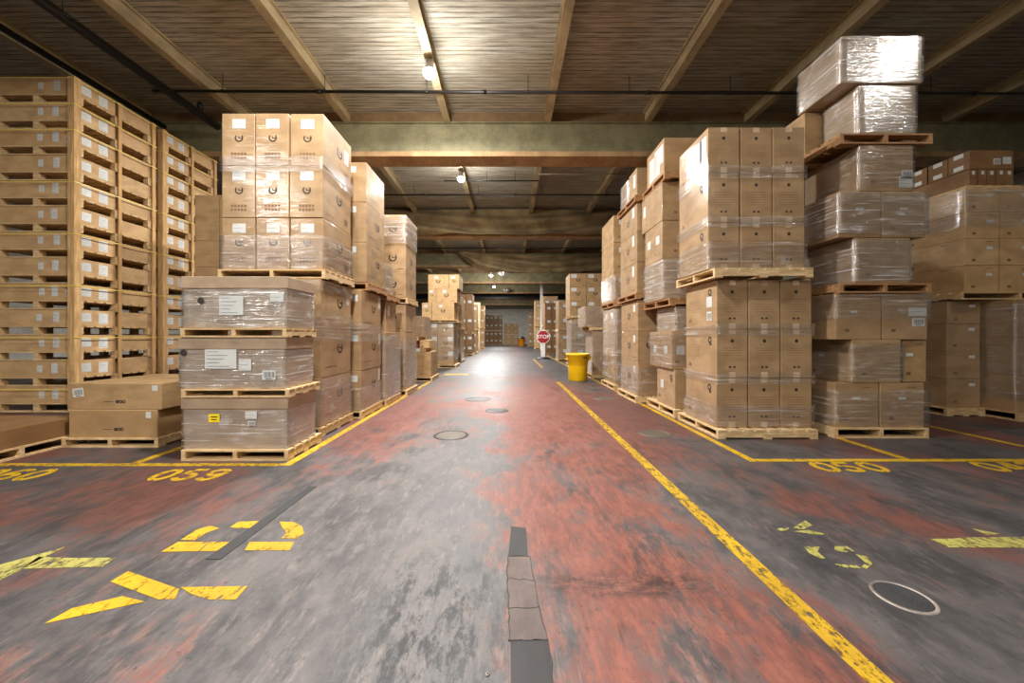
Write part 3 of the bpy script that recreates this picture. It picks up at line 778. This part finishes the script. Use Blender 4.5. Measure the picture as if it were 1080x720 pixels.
farstack('last left stack before the end loads', -3.3, -2.3, 36.0, 37.2, 4.2, 2, 'card', 2.0)
farstack('large load at the end of the aisle', -3.05, -.75, 47.5, 49.0, 4.0, 4, 'cardd', 1.9)
farstack('stepped load at the end of the aisle', -.58, 1.35, 48.3, 49.6, 2.9, 2, 'cardp', 1.4)

# ------------------------------------------------------------------ right aisle: near stack
TP = (('front', .5, .945, .085, .06), ('front', .5, .062, .085, .07))
RL = 'near right load'
pallet(2.64, 3.90, 4.65, 5.75, 0, .115, 'floor pallet of the near right load', 'x')
load('lower near right load', 2.68, 3.92, 4.76, 5.6, [.117, .76, 1.385, 2.02], 3, look='brown flap-front carton', style='flap', mat='cardw', tapes=TP,
     labels=lambda r, c, q: (('left', .78, .58, .13, .14, 'text'), ('left', .78, .28, .11, .12, 'barcode')) if (r == 2 and c == 0) else ())
wrap(2.68, 3.92, 4.76, 5.6, .13, .42, 'clear film round the foot of the lower near right load')
wrap(2.68, 3.92, 4.76, 5.6, .68, .82, 'clear film band at the lower seam of the near right load', rag=.015)
wrap(2.68, 3.92, 4.76, 5.6, 1.30, 1.46, 'clear film band at the upper seam of the near right load', rag=.015)
pallet(2.60, 3.84, 4.65, 5.72, 2.035, .12, 'raised pallet with a solid front board, near right load', 'x')
load('upper near right load', 2.58, 3.84, 4.78, 5.6, [2.157, 2.765, 3.41, 4.0], 3, look='brown flap-front carton', style='flap', mat='cardw', tapes=TP,
     labels=lambda r, c, q: (('left', .55, .55, .4, .36, 'sheet'), ('left', .85, .6, .16, .3, 'sheet')) if (r == 2 and c == 0) else ())
wrap(2.58, 3.84, 4.78, 5.6, 2.16, 2.52, 'clear film round the foot of the upper near right load')
wrap(2.58, 3.84, 4.78, 5.6, 2.7, 2.85, 'clear film band at the lower seam of the upper near right load', rag=.015)
wrap(2.58, 3.84, 4.78, 5.6, 3.33, 3.5, 'clear film band at the upper seam of the upper near right load', rag=.015)

# tall leaning stack
TS = 'tall leaning stack'
pallet(4.14, 5.34, 4.69, 5.7, 0, .13, 'floor pallet of the tall leaning stack', 'y')
load('bottom of the tall leaning stack', 4.17, 5.32, 4.72, 5.6, [.132, .70], 2, look='wrapped wide carton', style='small', mat='cardw', labels=(('front', .5, .65, .09, .03, 'plain'),))
carton(4.39, 5.02, 4.72, 5.5, .70, 1.25, 'wrapped carton in the second row of the tall leaning stack', None, 'small', 'cardw', (('left', .4, .6, .09, .03, 'plain'),))
carton(5.075, 5.39, 4.76, 5.5, .705, 1.25, 'smaller carton jutting out of the second row of the tall stack', None, 'small', 'card', (('front', .3, .65, .09, .04, 'plain'),))
load('third row of the tall leaning stack', 4.18, 5.37, 4.72, 5.6, [1.251, 1.845], 2, look='wrapped carton', style='small', mat='cardw', labels=lambda r, c, q: (('front', .78, .6, .23, .11, 'sheet'), ('front', .8, .38, .16, .1, 'barcode')) if c else (('front', .4, .6, .08, .03, 'plain'),))
wrap(4.16, 5.34, 4.71, 5.6, .14, .62, 'crumpled film round the bottom of the tall leaning stack', 'film', .014, .06)
wrap(4.38, 5.04, 4.72, 5.5, .72, 1.2, 'film round the second row of the tall leaning stack', 'film', .004, .03)
wrap(4.18, 5.37, 4.72, 5.6, 1.5, 1.84, 'film round the third row of the tall leaning stack')
pallet(4.22, 5.38, 4.70, 5.8, 1.847, .12, 'middle pallet of the tall leaning stack', 'y', 'woodr')
carton(4.42, 5.14, 4.72, 5.6, 1.97, 2.555, 'wrapped carton on the middle pallet of the tall leaning stack', None, 'small', 'cardw', film=(.03, .97, 'filmh'))
load('overhanging row of the tall leaning stack', 4.21, 5.33, 4.71, 5.6, [2.557, 3.145], 2, look='wrapped carton', style='small', mat='cardw', labels=lambda r, c, q: (('front', .5, .62, .1, .035, 'plain'),))
wrap(4.21, 5.33, 4.71, 5.6, 2.58, 3.13, 'film round the overhanging row of the tall leaning stack', 'filmh')
carton(4.48, 5.18, 4.72, 5.6, 3.147, 3.74, 'wrapped barcode carton under the top pallet of the tall stack', None, 'small', 'cardw', (('front', .88, .36, .14, .11, 'barcode'), ('front', .86, .2, .18, .14, 'sheet')), film=(.02, .98, 'film'))
pallet(4.22, 5.4, 4.70, 6.0, 3.742, .13, 'top pallet of the tall leaning stack', 'y', 'woodr')
carton(4.47, 5.2, 4.71, 5.25, 3.874, 4.495, 'silvery wrapped carton standing on the top pallet of the tall stack', None, 'small', 'cardg', (('front', .85, .13, .13, .09, 'barcode'),), film=(.01, .99, 'filmh'))
carton(4.24, 5.1, 5.29, 6.0, 3.874, 4.495, 'shaded rear carton on the top pallet of the tall stack', None, 'small', 'card')
tc = carton(4.24, 5.26, 4.70, 5.42, 4.50, 5.1, 'big wrapped carton tilted on the very top of the tall stack', None, 'small', 'cardg', film=(.01, 1.0, 'filmh'))
tc.rotation_euler = (0, math.radians(.8), math.radians(-.8)); tc.location.z = 4.513

# right rear block
pallet(7.1, 7.72, 5.98, 7.1, 0, .13, 'floor pallet of the narrow dark load on the right', 'x')
load('narrow dark load on the right', 7.14, 7.70, 6.02, 7.0, [.132, .6, 1.05, 1.5, 1.86], 1, look='brown carton', style='small', mat='cardw', labels=(('front', .75, .8, .1, .05, 'plain'),))
pallet(7.74, 9.4, 5.6, 6.9, 0, .13, 'floor pallet of the load at the right edge', 'x')
load('wide lower load at the right edge', 7.76, 9.3, 5.66, 6.8, [.132, .7, 1.28, 1.86], 2, look='brown carton', style='lines', mat='cardw', labels=(('front', .4, .8, .1, .05, 'plain'),))
wrap(7.76, 9.3, 5.66, 6.8, .3, 1.8, 'film round the wide lower load at the right edge')
pallet(7.2, 9.1, 5.88, 7.0, 1.88, .12, 'raised pallet at the right edge', 'y')
load('tidy block at the right edge', 7.29, 8.97, 5.9, 6.95, [2.002, 2.425, 2.85, 3.275, 3.69], 3, look='tan carton', style='small', mat='cardp', labels=(('front', .72, .66, .1, .045, 'plain'),))
wrap(7.29, 8.97, 5.9, 6.95, 3.02, 3.66, 'silvery film corner on the tidy block at the right edge', 'film')
pallet(7.6, 8.8, 6.12, 7.3, 3.70, .09, 'small pallet on top of the tidy right block', 'x')
load('dark block on the tidy right block', 7.74, 8.5, 6.2, 7.15, [3.792, 4.1], 5, look='slim dark carton', style='', mat='cardd', labels=(('front', .5, .8, .05, .06, 'plain'),))
load('top of the dark block on the right', 7.74, 8.5, 6.2, 7.15, [4.102, 4.42], 1, look='wide dark carton', style='lines', mat='cardd', deep=3, labels=lambda r, c, q: (('left', .5, .2, .14, .07, 'plain'), ('left', .5, .85, .14, .07, 'plain'))+((('front', .62, .4, .12, .1, 'barcode'), ('front', .85, .45, .14, .12, 'sheet')) if q == 0 else ()))

# right aisle, second stack
pallet(2.62, 3.75, 5.83, 7.0, 0, .13, 'floor pallet of the second right stack', 'x')
carton(2.66, 3.5, 5.9, 6.62, .132, .76, 'big carton with a small dark mark, foot of the second right stack', None, 'flap', 'cardw', (('left', .3, .55, .12, .14, 'text'),))
load('second row of the second right stack', 2.62, 3.4, 5.95, 6.85, [.762, 1.375], 2, look='wrapped carton', style='small', mat='cardw', deep=2, labels=(('left', .5, .5, .13, .13, 'text'), ('front', .4, .5, .13, .14, 'text')))
carton(2.7, 3.4, 6.0, 6.7, 1.377, 1.78, 'film-hooded carton in the second right stack', None, 'small', 'cardg', film=(.0, .98, 'filmh'))
wrap(2.62, 3.4, 5.95, 6.85, .8, 1.36, 'film round the second row of the second right stack')
pallet(2.6, 3.7, 5.95, 7.1, 1.79, .12, 'middle pallet of the second right stack', 'x', 'woodr')
load('grey-wrapped row of the second right stack', 2.58, 3.5, 6.2, 7.0, [1.912, 2.6], 1, look='grey wrapped carton', style='', mat='cardg')
load('labelled row of the second right stack', 2.58, 3.5, 6.2, 7.0, [2.602, 3.24], 1, look='labelled carton', style='small', mat='cardw', deep=2, labels=(('left', .5, .55, .14, .14, 'text'),))
carton(2.58, 3.5, 6.2, 7.15, 3.242, 3.89, 'wide carton just under the top pallet of the second right stack', None, 'small', 'cardw', (('left', .15, .6, .1, .2, 'sheet'),))
wrap(2.58, 3.5, 6.2, 7.0, 1.93, 2.58, 'cloudy film round the grey row of the second right stack', 'filmh')
pallet(2.58, 3.6, 6.1, 7.1, 3.892, .12, 'top pallet of the second right stack', 'x', 'woodr')
load('top of the second right stack', 2.6, 3.5, 6.18, 6.95, [4.014, 4.62], 1, look='carton plastered with white sheets', style='', mat='card', labels=(('left', .3, .45, .2, .4, 'sheet'), ('left', .62, .5, .22, .45, 'sheet'), ('left', .86, .62, .13, .3, 'sheet')))

# right aisle, third stack
pallet(2.45, 3.6, 7.1, 8.3, 0, .13, 'floor pallet of the third right stack', 'x')
load('lower third right stack', 2.5, 3.5, 7.15, 8.2, [.132, .8, 1.39, 2.0], [1, 2, 1], look='logo carton', style='logo', mat='cardw', labels=lambda r, c, q: (('left', .8, .75, .12, .14, 'text'),))
wrap(2.5, 3.5, 7.15, 8.2, .15, .7, 'film round the foot of the third right stack')
pallet(2.45, 3.55, 7.1, 8.3, 2.01, .12, 'middle pallet of the third right stack', 'x', 'woodr')
load('upper third right stack', 2.5, 3.45, 7.2, 8.25, [2.132, 2.74, 3.34, 3.9], [1, 2, 1], look='logo carton', style='logo', mat='cardw', labels=lambda r, c, q: (('left', .8, .75, .12, .2, 'text'),))
pallet(2.45, 3.5, 7.15, 8.3, 3.905, .12, 'top pallet of the third right stack', 'x', 'woodr')
carton(2.5, 3.4, 7.2, 7.66, 4.027, 4.58, 'front carton on top of the third right stack', None, '', 'cardw', (('left', .7, .6, .12, .25, 'sheet'),))
carton(2.5, 3.4, 7.72, 8.2, 4.027, 4.56, 'film-hooded rear carton on top of the third right stack', None, '', 'cardw', film=(.01, .99, 'filmh'))
# right aisle, fourth stack
pallet(2.5, 3.8, 8.75, 9.95, 0, .13, 'floor pallet of the fourth right stack', 'x')
load('lower fourth right stack', 2.55, 3.75, 8.8, 9.9, [.132, 1.05, 1.98], 2, look='wrapped carton', style='small', mat='cardw', deep=2, labels=(('left', .5, .8, .14, .14, 'text'),))
wrap(2.55, 3.75, 8.8, 9.9, .2, 1.95, 'film round the lower fourth right stack', 'filmh')
pallet(2.5, 3.8, 8.75, 9.95, 1.99, .12, 'raised pallet of the fourth right stack', 'x', 'woodr')
load('upper fourth right stack', 2.5, 3.6, 8.8, 9.9, [2.112, 2.81, 3.53, 4.17], 2, look='carton', style='small', mat='card', labels=(('front', .4, .75, .16, .12, 'text'),))
wrap(2.5, 3.6, 8.8, 9.9, 2.15, 2.75, 'film round the upper fourth right stack', 'filmh')
# beyond the bin
pallet(2.5, 3.6, 11.2, 12.3, 0, .13, 'floor pallet of the stack behind the yellow bin', 'x')
load('stack behind the yellow bin, lower', 2.55, 3.55, 11.25, 12.2, [.132, .8, 1.46], 1, look='brown carton', style='', mat='cardw', labels=(('front', .7, .5, .22, .14, 'plain'),))
pallet(2.45, 3.6, 11.2, 12.3, 1.465, .1, 'raised pallet of the stack behind the yellow bin', 'x')
carton(2.3, 3.3, 11.25, 12.2, 1.567, 2.19, 'film-hooded carton on top of the stack behind the yellow bin', None, '', 'cardw', (('front', .65, .75, .18, .14, 'text'),), film=(0, .99, 'filmh'))
wrap(2.55, 3.55, 11.25, 12.2, .2, 1.45, 'film round the stack behind the yellow bin')
pallet(2.5, 3.9, 15.0, 16.2, 0, .13, 'floor pallet of the far right stack', 'x')
load('far right stack, lower pallet', 2.55, 3.85, 15.05, 16.1, [.132, .76, 1.41, 2.02], 2, look='carton', style='logo', mat='cardw', labels=(('front', .6, .85, .2, .12, 'text'),))
pallet(2.5, 3.9, 15.0, 16.2, 2.025, .1, 'raised pallet of the far right stack', 'x')
load('far right stack, upper pallet', 2.5, 3.9, 15.05, 16.1, [2.127, 2.72, 3.3, 3.84], 2, look='carton', style='logo', mat='card', labels=(('front', .25, .8, .22, .14, 'text'),))
wrap(2.55, 3.85, 15.05, 16.1, .2, 1.9, 'film round the lower far right stack', 'filmh')
farstack('stack past the far right stack', 2.5, 3.7, 18.6, 19.8, 3.1, 2, 'cardw', 1.5)
farstack('stack behind the stop sign', 2.42, 3.4, 24.7, 25.9, 3.5, 2, 'cardd', 1.6)
farstack('taller stack beyond the stop sign', 2.6, 3.8, 28.0, 29.2, 4.3, 2, 'cardw', 2.0)
farstack('pale stack far beyond the stop sign', 2.55, 3.6, 35.6, 36.8, 4.7, 2, 'cardp', 2.1)
farstack('last right stack before the aisle end', 2.3, 3.3, 43.5, 44.7, 3.9, 2, 'cardw', 1.9)

# ------------------------------------------------------------------ bins and the stop sign
def bin_(x, y, r, h, label, mat, bag=None):
    e = link('waste_bin', None, (), None, (x, y, 0)); tag(e, label, 'bin')
    mb = MB(); mb.lathe([(r*.78, 0), (r*.80, .012), (r*.86, h*.68), (r*.865, h*.69), (r*.97, h*.72), (r*1.0, h*.93), (r*1.05, h*.94), (r*1.05, h), (r*.97, h), (r*.93, h*.95), (r*.74, .03)], seg=40)
    mb.obj('tub', (mat,), e)
    for s in (-1, 1):
        mb = MB(); mb.box(s*r*1.0-.035, -.1, h*.76, s*r*1.0+.035, .1, h*.80, 0, .01); mb.box(s*r*1.0-.02+s*.02, -.1, h*.80, s*r*1.0+s*.04, -.075, h*.9, 0); mb.box(s*r*1.0-.02+s*.02, .075, h*.80, s*r*1.0+s*.04, .1, h*.9, 0)
        mb.obj('handle', (mat,), e)
    mb = MB(); mb.box(.08, -r*1.0, h*.84, .2, -r*.93, h*.875, 0, .003); o = mb.obj('badge', ('blackpl',), e); o['label'] = 'small dark oblong badge'
    if bag:
        mb = MB(); mb.lathe([(r*.9, h*.96), (r*.95, h*1.05), (r*.6, h*1.25), (r*.15, h*1.35)], seg=24); o = mb.obj('bin_bag', ('blackpl',), e); o['label'] = 'dark bag heaped above the rim'
bin_(2.04, 10.85, .335, .785, 'yellow round plastic bin standing by the right-hand pallets', 'plasticy')
bin_(1.65, 46.0, .5, .9, 'orange bin far away at the end of the aisle', 'plastico', True)
e = link('stop_sign', None, (), None, (1.98, 21.0, 0)); tag(e, 'red octagonal STOP sign on a white post with a black foot', 'sign')
mb = MB(); mb.lathe([(.42, 0), (.42, .03), (.12, .08), (.08, .1)], seg=28); mb.obj('base', ('blackpl',), e)
mb = MB(); mb.box(-.12, -.05, .09, .12, .05, 1.0, 0, .015); mb.box(-.03, -.03, 1.0, .03, .03, 1.62, 0); mb.obj('post', ('white',), e)
def octo(r, y0, y1, mi, mb):
    p = [(r*math.cos(math.radians(22.5+45*i)), r*math.sin(math.radians(22.5+45*i))) for i in range(8)]
    mb.face([(a, y0, 1.24+b) for a, b in p], mi); mb.face([(a, y1, 1.24+b) for a, b in reversed(p)], mi)
    for i in range(8):
        a, b = p[i], p[(i+1) % 8]; mb.face([(a[0], y0, 1.24+a[1]), (a[0], y1, 1.24+a[1]), (b[0], y1, 1.24+b[1]), (b[0], y0, 1.24+b[1])], mi)
mb = MB(); octo(.40, -.075, -.052, 0, mb); mb.obj('border', ('white',), e)
mb = MB(); octo(.365, -.08, -.076, 0, mb); mb.obj('sign_face', ('red',), e)
cu = bpy.data.curves.new('stop', 'FONT'); cu.body = 'STOP'; cu.size = .29; cu.align_x = 'CENTER'; cu.align_y = 'CENTER'; cu.extrude = .002; cu.offset = .006
cu.materials.append(M['white']); tmp = bpy.data.objects.new('tmp', cu); C.objects.link(tmp); bpy.context.view_layer.update()
lm = bpy.data.meshes.new_from_object(tmp.evaluated_get(bpy.context.evaluated_depsgraph_get())); bpy.data.objects.remove(tmp)
fo = link('lettering', lm, ('white',), e); fo.location = (0, -.084, 1.24); fo.rotation_euler = (math.pi/2, 0, 0); fo['label'] = 'white letters STOP'

# ------------------------------------------------------------------ overhead services
def pipe_run(name, a, b, r, label, hangers=(), mat='pipe', top=6.68, group='pipes under the roof', cat='pipe', bracket=True):
    a = (a[0]*K, a[1]*K, up(a[2])); b = (b[0]*K, b[1]*K, up(b[2])); top = H-.02
    e = link(name, None, (), None, a); tag(e, label, cat, group); A = Vector(a)
    mb = MB(); mb.tube((0,0,0), Vector(b)-A, r, 12)
    n = max(2, int((Vector(b)-A).length/3.2))
    for i in range(1, n):
        p = (Vector(b)-A)*i/n; d = (Vector(b)-A).normalized()*.05; mb.tube(p-d, p+d, r*1.35, 12)
    mb.obj('pipe_length', (mat,), e)
    for t in hangers:
        p = (Vector(b)-A)*t; m = MB(); m.tube(p+Vector((0,0,r*.5)), Vector((p.x, p.y, top-A.z)), .008, 6); m.lathe([(r*1.3, p.z-.02), (r*1.3, p.z+.02)], p.x, p.y, 10); m.obj('pipe_hanger', (mat,), e)
    return e
H5 = [(.94+2.4*k+.12-X0)/(X1-X0) for k in range(-6, 7)]
pipe_run('sprinkler_pipe', (-7.3, 7.6, 6.33), (16.5, 7.72, 6.33), .032, 'black sprinkler pipe crossing the nearest ceiling bay', [.06+.088*i for i in range(11)])
pipe_run('sprinkler_pipe', (-9.5, 13.2, 6.33), (16.5, 13.2, 6.33), .03, 'black sprinkler pipe crossing the second ceiling bay', [.06+.088*i for i in range(11)])
pipe_run('sprinkler_pipe', (-9.5, 21.2, 6.33), (16.5, 21.2, 6.33), .03, 'black sprinkler pipe crossing the third ceiling bay', [.1+.1*i for i in range(9)])
pipe_run('sprinkler_pipe', (-9.5, 34.5, 6.30), (16.5, 34.5, 6.30), .06, 'black sprinkler pipe crossing the far hall', [.1+.1*i for i in range(9)])
pipe_run('main_pipe', (-6.75, -2.0, 6.1), (-6.68, 8.5, 6.1), .085, 'thick black main pipe running along the left of the hall', [.72])
e = pipe_run('drop_pipe', (-6.68, 8.02, 6.19), (-6.68, 8.02, 6.36), .045, 'short black riser joining the main pipe and the cross pipe', [])
pipe_run('main_pipe', (-7.9, -2.0, 6.1), (-7.9, 8.5, 6.1), .06, 'second black pipe passing above the strapped stacks', [.62])
pipe_run('conduit', (-14, 5.35, 6.395), (16, 5.35, 6.395), .011, 'thin pale conduit strung under the nearest beams', [.1+.08*i for i in range(11)], 'pipew')
pipe_run('conduit', (-2.1, 10.9, 6.37), (1.0, 10.9, 6.37), .02, 'upper conduit by the second lamp', [.45, .75], 'pipe')
pipe_run('conduit', (-2.1, 12.1, 6.37), (1.0, 12.1, 6.37), .02, 'lower conduit by the second lamp', [.45, .75], 'pipe')
pipe_run('conduit', (.95, 11.6, 6.37), (5.6, 11.6, 6.37), .02, 'pale conduit right of the middle beam in the second bay', [.3, .8], 'pipew')
mb = MB(); mb.box(-.22, -.12, 0, .22, .12, .16, 0, .01); o = mb.obj('ceiling_junction_box', ('woodr',), None, (-.37, 10.5, H-.16)); tag(o, 'red-brown box under the deck past the first girder', 'junction box')

def cloth(name, x0, x1, y, ztop, zbot, sag, label, seed, mid=.5):
    nx, nz = 90, 26; vs, fs = [], []
    for j in range(nz+1):
        t = j/nz
        for i in range(nx+1):
            s = i/nx; x = x0+(x1-x0)*s
            zb = zbot(s); zt = ztop(s)
            z = zt+(zb-zt)*t
            f = .16*t*mnoise.noise(Vector((x*1.1+seed, z*1.6, seed)))+.07*math.sin(x*3.0+z*5+seed)*t+.16*math.sin(t*11-7*math.sin(math.pi*s))*(.3+t)
            vs.append((x-(x0+x1)/2, f-.12*math.sin(math.pi*min(1,t*1.05)), z))
    for j in range(nz):
        for i in range(nx):
            a = j*(nx+1)+i; fs.append((a, a+1, a+nx+2, a+nx+1))
    me = bpy.data.meshes.new(name); me.from_pydata(vs, [], fs); me.materials.append(M['canvas'])
    me.polygons.foreach_set('use_smooth', [True]*len(fs))
    for v in me.vertices: v.co = (v.co.x*K, v.co.y, up(v.co.z))
    o = link(name, me, (), None, ((x0+x1)/2*K, y*K-.08, 0)); tag(o, label, 'tarp', 'canvas tarps hung from the girders')
    md = o.modifiers.new('thick', 'SOLIDIFY'); md.thickness = .008
    return o
cloth('hanging_tarp', -6.0, 6.2, 15.62, lambda s: 6.62, lambda s: 5.52+.12*abs(s-.5), 0, 'brown canvas tarp slung across the aisle on the second girder', 3)
cloth('hanging_tarp', -3.0, 8.0, 22.6, lambda s: 6.45-.25*math.sin(math.pi*s), lambda s: 5.12+.35*abs(s-.45)+(.9*(1-s/.12) if s < .12 else 0), 0, 'brown canvas tarp sagging farther down the aisle', 11)

LAMPS = []
def lamp(x, y, label, lit=True, z=6.16, power=1.0):
    x, y, z = x*K, y*K, up(z)
    e = link('ceiling_lamp', None, (), None, (x, y, z)); tag(e, label, 'ceiling lamp', 'round lamps hung from the ceiling')
    mb = MB(); mb.lathe([(.03, .24), (.07, .22), (.075, .10), (.105, .03), (.12, 0), (.105, 0), (.06, .06)], seg=28); mb.obj('housing', ('chrome',), e)
    mb = MB(); mb.tube((0,0,.22), (0,0,up(6.405)-z if lit else H-z), .012, 8); mb.obj('rod', ('pipe',), e)
    mb = MB()
    if lit: mb.lathe([(.004, -.13), (.07, -.115), (.115, -.065), (.125, -.01), (.118, .004)], seg=28); mb.obj('lens', ('lamp',), e)['label'] = 'glowing white lens'
    else:
        
        for g in range(16):
            a0, a1 = math.radians(22.5*g), math.radians(22.5*(g+1)); P = [(.05, -.16), (.22, -.11), (.36, .02), (.40, .1)]
            for (r0, z0), (r1, z1) in zip(P[:-1], P[1:]):
                mb.face([(r0*math.cos(a0), r0*math.sin(a0), z0), (r0*math.cos(a1), r0*math.sin(a1), z0), (r1*math.cos(a1), r1*math.sin(a1), z1), (r1*math.cos(a0), r1*math.sin(a0), z1)], g % 2)
        mb.obj('bowl', ('white', 'steel'), e)['label'] = 'faceted pale bowl'
    if lit:
        li = bpy.data.lights.new('lamp', 'AREA'); li.shape = 'DISK'; li.size = .26; li.energy = 580*power; li.color = (1.0, .972, .94)
        lo = bpy.data.objects.new('lamp_light', li); C.objects.link(lo); lo.parent = e; lo.location = (0, 0, -.14)
        li = bpy.data.lights.new('lamp_glow', 'POINT'); li.energy = 250*power; li.color = (1.0, .972, .94); li.shadow_soft_size = .15
        lo = bpy.data.objects.new('lamp_glow', li); C.objects.link(lo); lo.parent = e; lo.location = (0, 0, -.22)
LX = -1.45
for y, nm in ((-6.4, 'lamp behind the camera, rear of the aisle line'), (-2.2, 'lamp behind the camera on the aisle line'), (2.9, 'lamp over the front of the aisle'), (6.8, 'bright lamp below the nearest ceiling bay'), (11.4, 'bright lamp below the second ceiling bay'),
              (17.3, 'lamp behind the slung tarp'), (24.6, 'lamp behind the sagging tarp')):
    lamp(LX, y, nm, power=.75 if y < 0 else 1.5 if y > 15 else 1.0)
lamp(-1.27, 27.4, 'upper of the two small far lamps', True, 5.78, 1.4); lamp(-1.30, 33.9, 'lower of the two small far lamps', True, 5.82, 1.4); lamp(-1.3, 46.0, 'last lamp at the end of the hall', power=1.4)
for x, y, nm, pw in ((6.4, 2.75, 'side lamp over the right bays', .11), (-7.8, -3.2, 'side lamp over the left bays', .75), (7.6, -5.0, 'rear lamp over the right bays', .8)):
    lamp(x, y, nm, power=pw)
lamp(-.45, 28.6, 'unlit lamp with a pale faceted bowl, nearer of two', False, 6.08)
lamp(-.2, 36.5, 'unlit lamp with a pale faceted bowl, farther of two', False, 5.75)

# ------------------------------------------------------------------ camera, world, view
w = bpy.data.worlds.new('World'); bpy.context.scene.world = w; w.use_nodes = True
w.node_tree.nodes['Background'].inputs[0].default_value = (.02, .02, .02, 1)
cam = bpy.data.cameras.new('Camera'); co = bpy.data.objects.new('Camera', cam); C.objects.link(co)
co.location = (0, 0, EYE); co.rotation_euler = (math.pi/2, 0, 0)
cam.sensor_width = 36; cam.lens = 36*F/1080; cam.shift_x = 4/1080; cam.shift_y = -6/1080; cam.clip_start = .05; cam.clip_end = 200
sc = bpy.context.scene; sc.camera = co
sc.view_settings.view_transform = 'Standard'; sc.view_settings.look = 'None'; sc.view_settings.gamma = 1; sc.view_settings.use_curve_mapping = False
sc.view_settings.exposure = -0.42
cy = sc.cycles
cy.max_bounces = 10; cy.diffuse_bounces = 6; cy.glossy_bounces = 4; cy.transparent_max_bounces = 24; cy.caustics_reflective = False; cy.caustics_refractive = False
cy.sample_clamp_indirect = 6.0
